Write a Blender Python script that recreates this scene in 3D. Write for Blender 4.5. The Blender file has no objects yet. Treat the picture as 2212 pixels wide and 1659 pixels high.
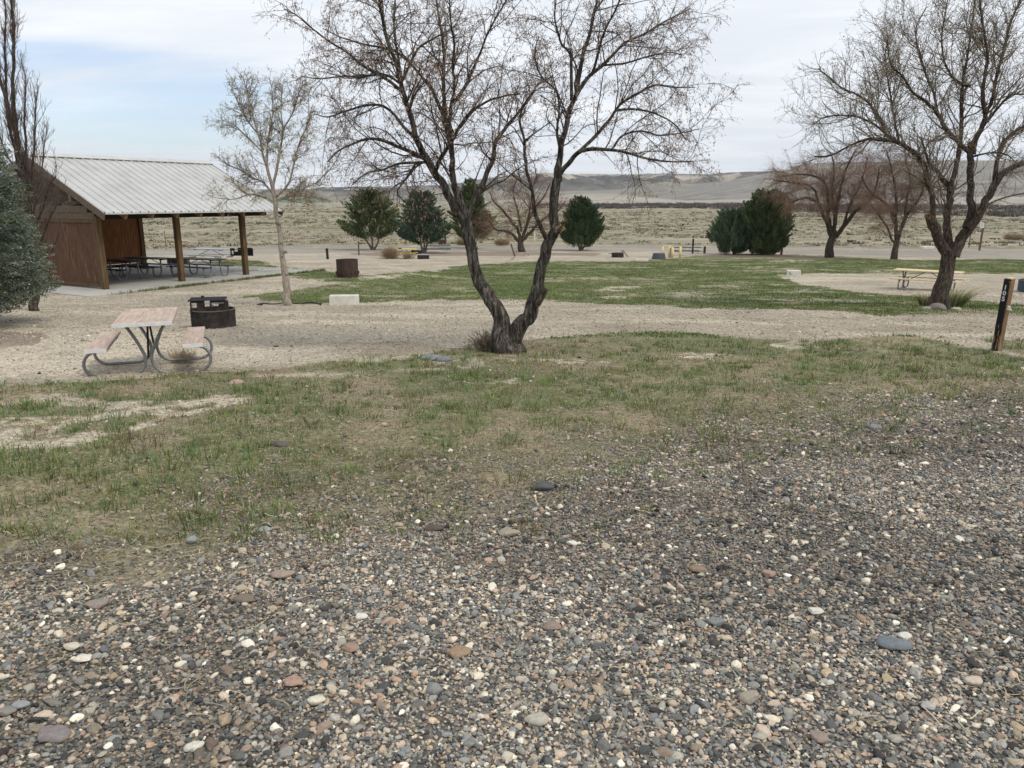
import bpy, bmesh, math, random
import numpy as np
from mathutils import Vector, Matrix
R = math.radians
rng = np.random.default_rng(7)
random.seed(7)
sc = bpy.context.scene
COL = sc.collection

# ------------------------------------------------------------------ camera
F_PX, CX, CY, PITCH, HC = 1662.0, 1106.0, 829.5, R(13.5), 1.62
cp, sp = math.cos(PITCH), math.sin(PITCH)
cam = bpy.data.objects.new('camera', bpy.data.cameras.new('camera'))
COL.objects.link(cam)
cam.location = (0, 0, HC)
cam.rotation_euler = (R(90) - PITCH, 0, 0)
cam.data.sensor_width = 36
cam.data.lens = 36 * F_PX / 2212
cam.data.clip_start = 0.1
cam.data.clip_end = 30000
sc.camera = cam

# ------------------------------------------------------------------ terrain
def sstep(a, b, x):
    t = np.clip((np.asarray(x, float) - a) / (b - a), 0, 1)
    return t * t * (3 - 2 * t)
_py = np.linspace(0, 200, 2001)
_sl = np.interp(_py, [0, 22, 40, 70, 130, 200], [.062, .062, .036, .034, 0, 0])
_ph = np.concatenate([[0], np.cumsum((_sl[1:] + _sl[:-1]) * .5 * (_py[1] - _py[0]))])
_perm = rng.integers(0, 2**31, 4096)
def hash2(ix, iy, seed=0):
    return (_perm[(_perm[(ix + seed * 131) & 4095] + iy) & 4095] % 100003) / 100003.0
def vnoise(x, y, s=1.0, seed=0):
    x = np.asarray(x, float) * s; y = np.asarray(y, float) * s
    ix = np.floor(x).astype(np.int64); iy = np.floor(y).astype(np.int64)
    fx = x - ix; fy = y - iy
    fx = fx * fx * (3 - 2 * fx); fy = fy * fy * (3 - 2 * fy)
    a = hash2(ix, iy, seed); b = hash2(ix + 1, iy, seed); c = hash2(ix, iy + 1, seed); d = hash2(ix + 1, iy + 1, seed)
    return (a * (1 - fx) + b * fx) * (1 - fy) + (c * (1 - fx) + d * fx) * fy
def fbm(x, y, s=1.0, oct=4, seed=0, gain=.5):
    t = 0; amp = 1; tot = 0
    for o in range(oct):
        t = t + amp * vnoise(x, y, s * 2**o, seed + o * 7); tot += amp; amp *= gain
    return t / tot
def gz(x, y, micro=True):
    x = np.asarray(x, float); y = np.asarray(y, float)
    H = np.interp(y, _py, _ph)
    w = 1 - sstep(8.5, 14, np.hypot(x + 14.5, (y - 34.5)))
    H = H * (1 - w) + 1.66 * w
    z = -H
    if micro:
        z = z + (fbm(x, y, .45, 3, 3) - .5) * .10 * sstep(1, 6, y) * (1 - w)
        z = z + (fbm(x, y, 3.5, 2, 9) - .5) * .02 * (1 - w)
    return z
def ray(x, y):
    u = (x - CX) / F_PX; v = (CY - y) / F_PX
    return np.array([u, cp + v * sp, -sp + v * cp])
def G(x, y):
    """ground point seen at pixel x, y of the 2212-wide photograph"""
    d = ray(x, y); d = d / d[1]
    lo, hi = .3, 3000.0
    for _ in range(60):
        m = (lo + hi) / 2
        if HC + d[2] * m > gz(d[0] * m, m, False): lo = m
        else: hi = m
    return Vector((d[0] * m, m, float(gz(d[0] * m, m))))
def W(x, y, Y):
    d = ray(x, y); t = Y / d[1]
    return Vector((d[0] * t, Y, HC + d[2] * t))

# ------------------------------------------------------------------ object helpers
def tag(o, label=None, cat=None, group=None, kind=None):
    if label: o['label'] = label
    if cat: o['category'] = cat
    if group: o['group'] = group
    if kind: o['kind'] = kind
    return o
def empty(name, loc, rz=0, label=None, cat=None, group=None, rot=None):
    o = bpy.data.objects.new(name, None); COL.objects.link(o)
    o.location = loc; o.rotation_euler = rot if rot else (0, 0, rz)
    o.empty_display_size = .1
    return tag(o, label, cat, group)
def link(name, me, mat, parent=None, smooth=False):
    if mat is not None: me.materials.append(mat)
    o = bpy.data.objects.new(name, me); COL.objects.link(o)
    if parent is not None: o.parent = parent
    if smooth: me.polygons.foreach_set('use_smooth', np.ones(len(me.polygons), bool))
    return o
def np_mesh(name, V, faces, cols=None):
    """V (N,3); faces (M,k) array or list of such arrays"""
    if not isinstance(faces, list): faces = [faces]
    faces = [np.asarray(f) for f in faces if len(f)]
    me = bpy.data.meshes.new(name)
    V = np.asarray(V, np.float32)
    loops = np.concatenate([f.ravel() for f in faces]).astype(np.int32)
    tot = np.concatenate([np.full(len(f), f.shape[1]) for f in faces]).astype(np.int32)
    st = np.concatenate([[0], np.cumsum(tot)[:-1]]).astype(np.int32)
    me.vertices.add(len(V)); me.vertices.foreach_set('co', V.ravel())
    me.loops.add(len(loops)); me.loops.foreach_set('vertex_index', loops)
    me.polygons.add(len(tot)); me.polygons.foreach_set('loop_start', st)
    me.update(calc_edges=True)
    if cols is not None:
        a = me.color_attributes.new('gcol', 'FLOAT_COLOR', 'POINT')
        c = np.ones((len(V), 4), np.float32); c[:, :3] = cols
        a.data.foreach_set('color', c.ravel())
    return me

class MB:
    def __init__(s): s.v = []; s.f = []
    def add(s, vs, fs):
        n = len(s.v); s.v += [tuple(v) for v in vs]; s.f += [tuple(i + n for i in f) for f in fs]; return s
    def box(s, c, d, rot=None, bev=0):
        x, y, z = d[0] / 2, d[1] / 2, d[2] / 2
        bm = bmesh.new()
        bmesh.ops.create_cube(bm, size=1)
        for v in bm.verts: v.co = Vector((v.co.x * d[0], v.co.y * d[1], v.co.z * d[2]))
        if bev: bmesh.ops.bevel(bm, geom=list(bm.edges), offset=bev, segments=2, affect='EDGES', profile=.6)
        M = Matrix.Translation(c) @ (rot.to_4x4() if rot is not None else Matrix())
        bm.verts.ensure_lookup_table(); bm.verts.index_update()
        vs = [M @ v.co for v in bm.verts]; fs = [[v.index for v in f.verts] for f in bm.faces]
        bm.free()
        return s.add(vs, fs)
    def beam(s, p, q, w, h, up=(0, 0, 1), bev=0):
        p = Vector(p); q = Vector(q); d = (q - p); L = d.length; d.normalize()
        side = d.cross(Vector(up)).normalized(); u = side.cross(d)
        M = Matrix((side, d, u)).transposed()
        return s.box((p + q) / 2, (w, L, h), M, bev)
    def tube(s, pts, r, k=10, cap=True):
        pts = [Vector(p) for p in pts]; n = len(pts)
        rr = r if hasattr(r, '__len__') else [r] * n
        t0 = (pts[1] - pts[0]).normalized()
        a = t0.cross(Vector((0, 0, 1)))
        if a.length < .05: a = t0.cross(Vector((0, 1, 0)))
        a.normalize(); vs = []; fs = []
        for i, p in enumerate(pts):
            t = (pts[min(i + 1, n - 1)] - pts[max(i - 1, 0)]).normalized()
            a = (a - t * a.dot(t)).normalized(); b = t.cross(a)
            for j in range(k):
                an = 2 * math.pi * j / k
                vs.append(p + (a * math.cos(an) + b * math.sin(an)) * rr[i])
        for i in range(n - 1):
            for j in range(k):
                fs.append((i * k + j, i * k + (j + 1) % k, (i + 1) * k + (j + 1) % k, (i + 1) * k + j))
        if cap: fs.append(tuple(range(k))[::-1]); fs.append(tuple((n - 1) * k + j for j in range(k)))
        return s.add(vs, fs)
    def build(s, name, mat, parent=None, smooth=False):
        me = bpy.data.meshes.new(name); me.from_pydata(s.v, [], s.f); me.update()
        return link(name, me, mat, parent, smooth)
def arc(c, r, a0, a1, n, plane='xz', y=0):
    out = []
    for i in range(n + 1):
        a = R(a0 + (a1 - a0) * i / n)
        out.append((c[0] + r * math.cos(a), y, c[1] + r * math.sin(a)))
    return out
def copy_tree(o, parent=None):
    c = o.copy(); COL.objects.link(c); c.parent = parent
    for k in [x for x in bpy.data.objects if x.parent == o]: copy_tree(k, c)
    return c

# ------------------------------------------------------------------ materials
def newmat(name, rough=.8, spec=.3, metal=0):
    m = bpy.data.materials.new(name); m.use_nodes = True
    nt = m.node_tree; b = nt.nodes['Principled BSDF']
    b.inputs['Roughness'].default_value = rough
    b.inputs['Specular IOR Level'].default_value = spec
    b.inputs['Metallic'].default_value = metal
    return m, nt, b
def N(nt, t, **kw):
    n = nt.nodes.new(t)
    for k, v in kw.items():
        if k.startswith('i_'): n.inputs[k[2:].replace('_', ' ')].default_value = v
        else: setattr(n, k, v)
    return n
def ramp(nt, stops, interp='LINEAR'):
    n = nt.nodes.new('ShaderNodeValToRGB'); n.color_ramp.interpolation = interp
    e = n.color_ramp.elements
    while len(e) < len(stops): e.new(.5)
    for i, (p, c) in enumerate(stops):
        e[i].position = p; e[i].color = (*c, 1) if len(c) == 3 else c
    return n
def noisy(name, cols, scale=8, stretch=(1, 1, 1), rough=.8, spec=.3, metal=0, bump=.3, bscale=None, detail=6, dist=.02, coord='Object', stops=None):
    """mottled material: a noise runs through the colours of cols"""
    m, nt, b = newmat(name, rough, spec, metal)
    tc = N(nt, 'ShaderNodeTexCoord'); mp = N(nt, 'ShaderNodeMapping'); mp.inputs['Scale'].default_value = stretch
    nt.links.new(tc.outputs[coord], mp.inputs[0])
    no = N(nt, 'ShaderNodeTexNoise', i_Scale=scale, i_Detail=detail, i_Roughness=.65)
    nt.links.new(mp.outputs[0], no.inputs['Vector'])
    n = len(cols)
    st = stops or [.3 + .4 * i / max(1, n - 1) for i in range(n)]
    rp = ramp(nt, list(zip(st, cols)))
    nt.links.new(no.outputs[0], rp.inputs[0]); nt.links.new(rp.outputs[0], b.inputs['Base Color'])
    if bump:
        n2 = N(nt, 'ShaderNodeTexNoise', i_Scale=bscale or scale * 3, i_Detail=5)
        nt.links.new(mp.outputs[0], n2.inputs['Vector'])
        bp = N(nt, 'ShaderNodeBump', i_Strength=bump, i_Distance=dist)
        nt.links.new(n2.outputs[0], bp.inputs['Height']); nt.links.new(bp.outputs[0], b.inputs['Normal'])
    return m
def attr_mat(name, rough=.9, spec=.1, var=.25, scale=30, trans=0):
    m, nt, b = newmat(name, rough, spec)
    at = N(nt, 'ShaderNodeAttribute', attribute_name='gcol')
    tc = N(nt, 'ShaderNodeTexCoord')
    no = N(nt, 'ShaderNodeTexNoise', i_Scale=scale, i_Detail=3)
    nt.links.new(tc.outputs['Object'], no.inputs['Vector'])
    mr = N(nt, 'ShaderNodeMapRange'); mr.inputs[1].default_value = .3; mr.inputs[2].default_value = .7
    mr.inputs[3].default_value = 1 - var; mr.inputs[4].default_value = 1 + var
    nt.links.new(no.outputs[0], mr.inputs[0])
    mx = N(nt, 'ShaderNodeVectorMath', operation='SCALE')
    nt.links.new(at.outputs['Color'], mx.inputs[0]); nt.links.new(mr.outputs[0], mx.inputs['Scale'])
    nt.links.new(mx.outputs[0], b.inputs['Base Color'])
    if trans:
        b.inputs['Subsurface Weight'].default_value = 0
    return m
M = {}
def bark(name, dark, mid, light, sc_=1.0, bump=.9):
    m, nt, b = newmat(name, .95, .1)
    tc = N(nt, 'ShaderNodeTexCoord'); mp = N(nt, 'ShaderNodeMapping'); mp.inputs['Scale'].default_value = (1, 1, .16)
    nt.links.new(tc.outputs['Object'], mp.inputs[0])
    no = N(nt, 'ShaderNodeTexNoise', i_Scale=26 * sc_, i_Detail=8, i_Roughness=.7, i_Distortion=.6)
    nt.links.new(mp.outputs[0], no.inputs['Vector'])
    rp = ramp(nt, [(.36, dark), (.52, mid), (.68, light)])
    nt.links.new(no.outputs[0], rp.inputs[0]); nt.links.new(rp.outputs[0], b.inputs['Base Color'])
    bp = N(nt, 'ShaderNodeBump', i_Strength=bump, i_Distance=.03)
    nt.links.new(no.outputs[0], bp.inputs['Height']); nt.links.new(bp.outputs[0], b.inputs['Normal'])
    return m
M['bark_willow'] = bark('willow_bark', (.012, .010, .009), (.075, .064, .055), (.27, .25, .225), 1.0, 1.0)
M['bark_dark'] = bark('dark_bark', (.015, .012, .01), (.07, .055, .044), (.18, .15, .125))
M['bark_young'] = bark('young_bark', (.14, .115, .09), (.32, .28, .23), (.46, .42, .36), 1.6, .4)
M['twig_dark'] = noisy('twig_dark', [(.04, .032, .028), (.115, .09, .078)], 6, bump=0)
M['twig_red'] = noisy('twig_red', [(.17, .105, .078), (.31, .21, .155)], 3, bump=0)
M['twig_grey'] = noisy('twig_grey', [(.10, .082, .062), (.22, .18, .14)], 5, bump=0)
M['twig_purple'] = noisy('twig_purple', [(.075, .05, .045), (.17, .12, .11)], 5, bump=0)
M['pods'] = noisy('dry_pods', [(.24, .15, .10), (.42, .30, .21)], 9, bump=0)
M['buds'] = noisy('buds', [(.17, .18, .085), (.30, .31, .17)], 9, bump=0)
M['yleaf'] = noisy('yellow_leaf', [(.30, .32, .06), (.46, .44, .12)], 9, bump=0)
M['juniper'] = attr_mat('juniper_foliage', .85, .15, .2, 8)
M['grass'] = attr_mat('grass_blades', .8, .15, .2, 9)
M['brush'] = attr_mat('dry_brush', .95, .05, .2, 2)

# ------------------------------------------------------------------ world and light
w = bpy.data.worlds.new('World'); sc.world = w; w.use_nodes = True
nt = w.node_tree; bg = nt.nodes['Background']
SUN_EL, SUN_AZ = R(52), R(128)       # azimuth clockwise from +Y (camera forward)
sky = N(nt, 'ShaderNodeTexSky'); sky.sky_type = 'NISHITA'; sky.sun_disc = False
sky.sun_elevation = SUN_EL; sky.sun_rotation = SUN_AZ; sky.altitude = 800; sky.dust_density = 2.0
tc = N(nt, 'ShaderNodeTexCoord')
def math_(op, a, b=None, clamp=False):
    n = N(nt, 'ShaderNodeMath', operation=op); n.use_clamp = clamp
    for i, q in enumerate([a, b]):
        if q is None: continue
        if isinstance(q, (int, float)): n.inputs[i].default_value = q
        else: nt.links.new(q, n.inputs[i])
    return n.outputs[0]
sep = N(nt, 'ShaderNodeSeparateXYZ'); nt.links.new(tc.outputs['Generated'], sep.inputs[0])
zz = math_('ADD', math_('ABSOLUTE', sep.outputs[2]), .10)
cmb = N(nt, 'ShaderNodeCombineXYZ')
nt.links.new(math_('DIVIDE', sep.outputs[0], zz), cmb.inputs[0])
nt.links.new(math_('DIVIDE', sep.outputs[1], zz), cmb.inputs[1])
mp = N(nt, 'ShaderNodeMapping'); mp.inputs['Scale'].default_value = (.35, .9, 1); mp.inputs['Rotation'].default_value = (0, 0, R(12))
nt.links.new(cmb.outputs[0], mp.inputs[0])
cn = N(nt, 'ShaderNodeTexNoise', i_Scale=1.1, i_Detail=7, i_Roughness=.55, i_Distortion=.4)
nt.links.new(mp.outputs[0], cn.inputs['Vector'])
cn2 = N(nt, 'ShaderNodeTexNoise', i_Scale=.95, i_Detail=8, i_Roughness=.6, i_Distortion=.5)
nt.links.new(mp.outputs[0], cn2.inputs['Vector'])
# an opening in the cloud deck low in the north-west
el = N(nt, 'ShaderNodeMapRange', interpolation_type='SMOOTHSTEP'); nt.links.new(sep.outputs[2], el.inputs[0])
el.inputs[1].default_value = .02; el.inputs[2].default_value = .075
el2 = N(nt, 'ShaderNodeMapRange', interpolation_type='SMOOTHSTEP'); nt.links.new(sep.outputs[2], el2.inputs[0])
el2.inputs[1].default_value = .185; el2.inputs[2].default_value = .145
azm = N(nt, 'ShaderNodeMapRange', interpolation_type='SMOOTHSTEP'); nt.links.new(sep.outputs[0], azm.inputs[0])
azm.inputs[1].default_value = -.12; azm.inputs[2].default_value = -.42
gap = math_('MULTIPLY', math_('MULTIPLY', el.outputs[0], el2.outputs[0]), azm.outputs[0])
cov = math_('ADD', math_('SUBTRACT', math_('MULTIPLY', cn.outputs[0], 1.5), .22), math_('MULTIPLY', gap, -.62))
covr = N(nt, 'ShaderNodeMapRange', interpolation_type='SMOOTHSTEP'); nt.links.new(cov, covr.inputs[0])
covr.inputs[1].default_value = -.22; covr.inputs[2].default_value = .38; covr.inputs[3].default_value = .20
ccol = ramp(nt, [(.32, (6.1, 6.65, 7.35)), (.5, (7.2, 7.6, 8.15)), (.66, (8.5, 8.75, 9.1))])
nt.links.new(cn2.outputs[0], ccol.inputs[0])
skyb = N(nt, 'ShaderNodeVectorMath', operation='MULTIPLY'); skyb.inputs[1].default_value = (1.25, 1.25, 1.3)
nt.links.new(sky.outputs[0], skyb.inputs[0])
mx = N(nt, 'ShaderNodeMix', data_type='RGBA')
nt.links.new(covr.outputs[0], mx.inputs['Factor']); nt.links.new(skyb.outputs[0], mx.inputs['A']); nt.links.new(ccol.outputs[0], mx.inputs['B'])
nt.links.new(mx.outputs['Result'], bg.inputs['Color']); bg.inputs['Strength'].default_value = .1
sun = bpy.data.objects.new('sun', bpy.data.lights.new('sun', 'SUN')); COL.objects.link(sun)
sun.data.energy = 1.6; sun.data.angle = R(14); sun.data.color = (1, .93, .80)
sd = Vector((math.sin(SUN_AZ) * math.cos(SUN_EL), math.cos(SUN_AZ) * math.cos(SUN_EL), math.sin(SUN_EL)))
sun.rotation_euler = sd.to_track_quat('Z', 'Y').to_euler()
sc.view_settings.view_transform = 'Standard'; sc.view_settings.look = 'None'
sc.view_settings.gamma = 1; sc.view_settings.exposure = .32

# ------------------------------------------------------------------ ground zones (world polygons)
def poly(pts): return np.array([tuple(G(x, min(y, 4000)))[:2] if y < 2400 else (0, 0) for x, y in pts])
def inside(P, x, y):
    r = np.zeros(np.shape(x), bool); n = len(P); j = n - 1
    for i in range(n):
        xi, yi = P[i]; xj, yj = P[j]
        c = ((yi > y) != (yj > y)) & (x < (xj - xi) * (y - yi) / ((yj - yi) + 1e-12) + xi)
        r ^= c; j = i
    return r
fg_line = [(-500, 1235), (0, 1205), (150, 1190), (330, 1155), (520, 1125), (700, 1080), (860, 1045), (1000, 1015), (1150, 985), (1300, 945), (1450, 925), (1650, 908), (1800, 880), (1900, 850), (2050, 835), (2212, 825), (2700, 800)]
st_line = [(-500, 860), (0, 828), (200, 822), (400, 802), (600, 797), (760, 772), (900, 765), (1050, 745), (1250, 722), (1450, 714), (1600, 725), (1750, 735), (1950, 722), (2100, 732), (2150, 762), (2212, 770), (2700, 765)]
FG = np.array([tuple(G(*p))[:2] for p in fg_line])
ST = np.array([tuple(G(*p))[:2] for p in st_line])
def lineY(L, x):
    o = np.argsort(L[:, 0]); return np.interp(x, L[o, 0], L[o, 1])
LAWN = poly([(470, 574), (600, 577), (700, 586), (790, 596), (900, 588), (980, 576), (1150, 564), (1350, 565), (1440, 560), (1500, 553), (1560, 549), (1700, 549), (1800, 553), (1990, 562), (2212, 560), (2900, 560),
             (2900, 592), (2212, 591), (1900, 591), (1740, 590), (1690, 600), (1730, 614), (1850, 630), (1960, 640), (2100, 650), (2212, 658), (2900, 670), (2900, 700), (2212, 682), (2050, 676), (1900, 680),
             (1800, 672), (1500, 665), (1300, 658), (1150, 647), (950, 647), (800, 652), (700, 657), (560, 646), (530, 640), (640, 626), (740, 612), (690, 604), (610, 598), (590, 592), (540, 588), (470, 588)])
ROAD = poly([(-900, 548), (330, 537), (700, 532), (1300, 530), (1700, 533), (2212, 535), (3200, 537), (3200, 566), (2212, 560), (1990, 555), (1700, 546), (1300, 541), (900, 543), (600, 547), (300, 552), (-900, 566)])
SAND = [poly(p) for p in [
    [(-300, 905), (0, 880), (200, 868), (330, 852), (560, 848), (545, 868), (430, 886), (320, 915), (215, 950), (120, 975), (0, 1000), (-300, 1030)],
    [(1035, 834), (1060, 822), (1110, 813), (1122, 820), (1100, 832), (1060, 838)],
    [(930, 778), (1060, 770), (1290, 772), (1330, 778), (1200, 788), (1000, 792)],
    [(1640, 745), (1720, 736), (1815, 737), (1780, 750), (1690, 755)], [(1390, 770), (1480, 758), (1600, 762), (1500, 775)],
    [(1280, 628), (1320, 620), (1395, 617), (1380, 625), (1330, 632)], [(1275, 642), (1330, 637), (1355, 640), (1340, 645)],
    [(760, 602), (800, 595), (880, 594), (860, 601), (780, 606)], [(640, 606), (700, 600), (726, 601), (700, 608)],
    [(1600, 580), (1640, 575), (1680, 576), (1650, 581)], [(1690, 592), (1660, 594), (1700, 604), (1740, 601)],
    [(1640, 565), (1700, 561), (1760, 562), (1700, 566)], [(1880, 560), (1960, 556), (2000, 560), (1950, 564)],
    [(0, 700), (150, 690), (300, 700), (500, 740), (620, 760), (500, 790), (300, 800), (0, 812), (-300, 820), (-300, 700)]]]
MUD = [poly(p) for p in [[(-300, 705), (0, 715), (70, 718), (110, 735), (60, 752), (-300, 770)], [(750, 548), (900, 543), (1000, 545), (1300, 546), (1290, 552), (1000, 553), (800, 553)],
                         [(1500, 551), (1620, 548), (1730, 549), (1690, 556), (1560, 557)], [(1690, 556), (1780, 550), (1850, 555), (1800, 561)]]]
C = lambda *a: np.array(a, float)
c_grav, c_tan, c_sand, c_green, c_brown = C(.165, .152, .132), C(.355, .31, .245), C(.475, .415, .325), C(.15, .16, .08), C(.245, .205, .135)
c_road, c_plain, c_mud = C(.30, .272, .235), C(.26, .232, .168), C(.20, .155, .12)
def zones(x, y):
    """colour, green cover and gravel cover of the ground at x, y"""
    x = np.asarray(x, float); y = np.asarray(y, float)
    n1 = fbm(x, y, .5, 5, 21); n2 = fbm(x, y, 1.6, 4, 33); n3 = fbm(x, y, 6, 3, 51); nb = fbm(x, y, .22, 3, 77)
    # long streaks across the site
    nst = fbm(x * .35, y * 1.5, .7, 4, 91)
    wx = x + (n2 - .5) * 1.2; wy = y + (n1 - .5) * 1.3 + (n3 - .5) * .5
    col = np.zeros(np.shape(x) + (3,)); shp = col.shape
    def lay(cc, m):
        nonlocal col
        m = np.asarray(m)[..., None]; col = col * (1 - m) + cc * m
    green = np.zeros(np.shape(x)); brown = np.zeros(np.shape(x)); grav = np.zeros(np.shape(x))
    col[:] = c_tan
    lay(c_sand, sstep(.47, .62, nst) * .65)
    lay(c_tan * .80, sstep(.5, .66, fbm(x, y, .9, 4, 61)) * .5)
    # thin weeds on the tan pads
    wd = sstep(.60, .72, fbm(x * .5, y * 1.3, 1.0, 4, 17)) * (y < 24) * .6
    lay(c_brown * .9, wd * .7); brown = np.maximum(brown, wd * .30)
    sy = lineY(ST, x); fy = lineY(FG, x)
    for P in SAND[13:]:
        m = inside(P, wx, wy) * .75; lay(c_sand, m * sstep(.3, .6, n2 + .1)); 
    # lawn
    m = inside(LAWN, x + (n2 - .5) * .8, y + (n3 - .5) * .8 + (n2 - .5) * 1.3).astype(float)
    lc = c_green[None] * (1 - sstep(.42, .66, n1)[..., None] * .35) + c_brown * sstep(.42, .66, n1)[..., None] * .35
    dry = sstep(-2, 10, x) * sstep(27, 20, y); lc = lc * (1 - dry[..., None] * .3) + c_brown * dry[..., None] * .3
    lay(lc, m); green = np.where(m > .5, 1 - .5 * sstep(.42, .66, n1), green)
    bare = m * sstep(.60, .70, fbm(x * .6, y * 1.0, .8, 5, 14))
    lay(c_sand * .85, bare * .55 * (n3 > .42)); green = green * (1 - bare * .7)
    # road, plain
    farm = y > 38
    road = inside(ROAD, x, y + (n1 - .5) * 2).astype(float)
    lay(c_road, road); lay(c_road * .82, road * sstep(.5, .6, fbm(x * .1, y, .5, 3, 8)) * .7)
    green = green * (1 - road)
    ry = np.interp(x, *zip(*sorted([tuple(G(px, py))[:2] for px, py in [(-900, 548), (330, 537), (700, 532), (1300, 530), (1700, 533), (2212, 535), (3200, 537)]])))
    pl = (y > ry + (n1 - .5) * 3).astype(float)
    lay(c_plain, pl)
    pn = fbm(x * .25, y, .06, 5, 5); pn2 = fbm(x * .3, y, .35, 4, 6)
    lay(C(.165, .165, .085), pl * sstep(.48, .62, pn) * .7)
    lay(C(.35, .31, .235), pl * sstep(.52, .64, pn2) * .7)
    lay(C(.15, .125, .09), pl * sstep(.58, .66, fbm(x * .3, y, .8, 3, 46)) * .6)
    lay(c_green, pl * sstep(5, 0, y - ry) * sstep(.35, .6, n1) * .8)
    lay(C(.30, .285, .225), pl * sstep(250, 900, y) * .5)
    # grass strip in front
    e = (n1 - .5) * 1.4 + (n3 - .5) * .5
    strip = ((y + e * .45 + .15 < sy) & (y + e * .0 > -5)).astype(float)
    sc_ = .9 * sstep(.38, .62, n2 * .6 + nb * .4)[..., None]
    lay(c_brown * (1 - sc_) + c_green * .95 * sc_, strip * .95)
    g = strip * np.clip(.46 + 2.6 * (n2 * .5 + n1 * .5 - .46), .05, 1)
    green = np.where(strip > .5, g, green); brown = np.where(strip > .5, np.clip(.9 - g, .2, 1), brown)
    bs = strip * sstep(.63, .70, fbm(x * .55, y * 1.2, .9, 5, 19)) * sstep(2.5, 4, y - fy)
    lay(c_sand * .92, bs * .8); green *= 1 - bs * .95; brown *= 1 - bs * .7
    for i, P in enumerate(SAND[:13]):
        m = inside(P, x + (n2 - .5) * 1.5, y + (n3 - .5) * 1.0 + (n2 - .5) * 1.3) * sstep(.40, .50, n3 * .6 + n1 * .4)
        tuft = sstep(.44, .52, n2) * (.9 if i == 0 else .3)
        lay(c_sand, m * (1 - tuft) * .9); green = green * (1 - m) + m * tuft; brown *= 1 - m
    for P in MUD:
        m = inside(P, x + (n2 - .5) * .8, y + (n1 - .5) * 1.0).astype(float); lay(c_mud, m * .75); green *= 1 - m * .8
    # dark gravel nearest the camera
    d = fy - y                                     # > 0 inside the gravel
    k = sstep(-1.1, 2.2, d + (n2 - .5) * 2.6 + (n3 - .5) * 2.2)
    lay(c_grav, k); grav = k
    green = green * (1 - k); brown = brown * (1 - k * .90)
    wk = sstep(3.6, .2, d) * (d > -1) * sstep(.42, .56, n2) * .9
    green = np.maximum(green, wk * .5 * (n3 > .5)); brown = np.maximum(brown, wk * .6)
    lay(c_brown * .8, wk * .5)
    lay(c_sand, sstep(3.2, .6, np.hypot((x + 6.2) * .55, y - 11.0)) * (y > sy + .2) * sstep(.3, .6, n2) * .6)
    return col, np.clip(green, 0, 1), np.clip(brown, 0, 1), grav

# ------------------------------------------------------------------ ground sheet
rad = [0.0, .6]
while rad[-1] < 60: rad.append(rad[-1] * 1.0075)
while rad[-1] < 9000: rad.append(rad[-1] * 1.02)
rad = np.array(rad[1:])
ang = np.concatenate([np.linspace(-180, -48, 40)[:-1], np.linspace(-48, 48, 640), np.linspace(48, 180, 40)[1:-1]])
ang = np.radians(ang)
RR, AA = np.meshgrid(rad, ang, indexing='ij')
X = RR * np.sin(AA); Y = RR * np.cos(AA)
Zg = gz(X, Y)
far_ = sstep(60, 120, RR)
Zg = Zg + far_ * ((fbm(X, Y, .02, 4, 2) - .5) * 1.2 + (fbm(X, Y, .12, 3, 4) - .5) * .35) * (1 - sstep(700, 1500, RR) * .7)
colr, gr_, br_, gv_ = zones(X, Y)
colr = colr * (1 + (rng.random(X.shape)[..., None] - .5) * .25 * (RR < 60)[..., None])
nr, na = X.shape
idx = np.arange(nr * na).reshape(nr, na)
q = np.stack([idx[:-1, :], np.roll(idx, -1, 1)[:-1, :], np.roll(idx, -1, 1)[1:, :], idx[1:, :]], -1).reshape(-1, 4)
V = np.stack([X, Y, Zg], -1).reshape(-1, 3)
V = np.vstack([V, [[0, 0, float(gz(0, 0))]]])
cf = np.vstack([colr.reshape(-1, 3), [c_grav]])
tri = np.stack([np.roll(idx[0], -1), idx[0], np.full(na, len(V) - 1)], -1)
me = np_mesh('ground', V, [q[:, ::-1], tri[:, ::-1]], cf)
gm, nt, b = newmat('ground_soil', .95, .12)
at = N(nt, 'ShaderNodeAttribute', attribute_name='gcol'); tc = N(nt, 'ShaderNodeTexCoord')
def gnoise(s, d=4, r=.6):
    n = N(nt, 'ShaderNodeTexNoise', i_Scale=s, i_Detail=d, i_Roughness=r); nt.links.new(tc.outputs['Object'], n.inputs['Vector']); return n.outputs[0]
def mrange(v, a, b_, c, d):
    n = N(nt, 'ShaderNodeMapRange'); nt.links.new(v, n.inputs[0])
    for i, q_ in enumerate([a, b_, c, d]): n.inputs[i + 1].default_value = q_
    return n.outputs[0]
vor = N(nt, 'ShaderNodeTexVoronoi', i_Scale=38.0); nt.links.new(tc.outputs['Object'], vor.inputs['Vector'])
vs_ = N(nt, 'ShaderNodeSeparateColor'); nt.links.new(vor.outputs['Color'], vs_.inputs[0])
f1 = mrange(gnoise(55), .3, .7, .72, 1.28)
f2 = mrange(gnoise(16, 6, .75), .3, .7, .66, 1.32)
f3 = mrange(vs_.outputs[0], 0, 1, .68, 1.36)
f4 = mrange(gnoise(.6, 5), .3, .7, .9, 1.1)
def mul(a, b_):
    n = N(nt, 'ShaderNodeMath', operation='MULTIPLY'); nt.links.new(a, n.inputs[0]); nt.links.new(b_, n.inputs[1]); return n.outputs[0]
ff = mul(mul(f1, f2), mul(f3, f4))
vm = N(nt, 'ShaderNodeVectorMath', operation='SCALE'); nt.links.new(at.outputs['Color'], vm.inputs[0]); nt.links.new(ff, vm.inputs['Scale'])
nt.links.new(vm.outputs[0], b.inputs['Base Color'])
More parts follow.
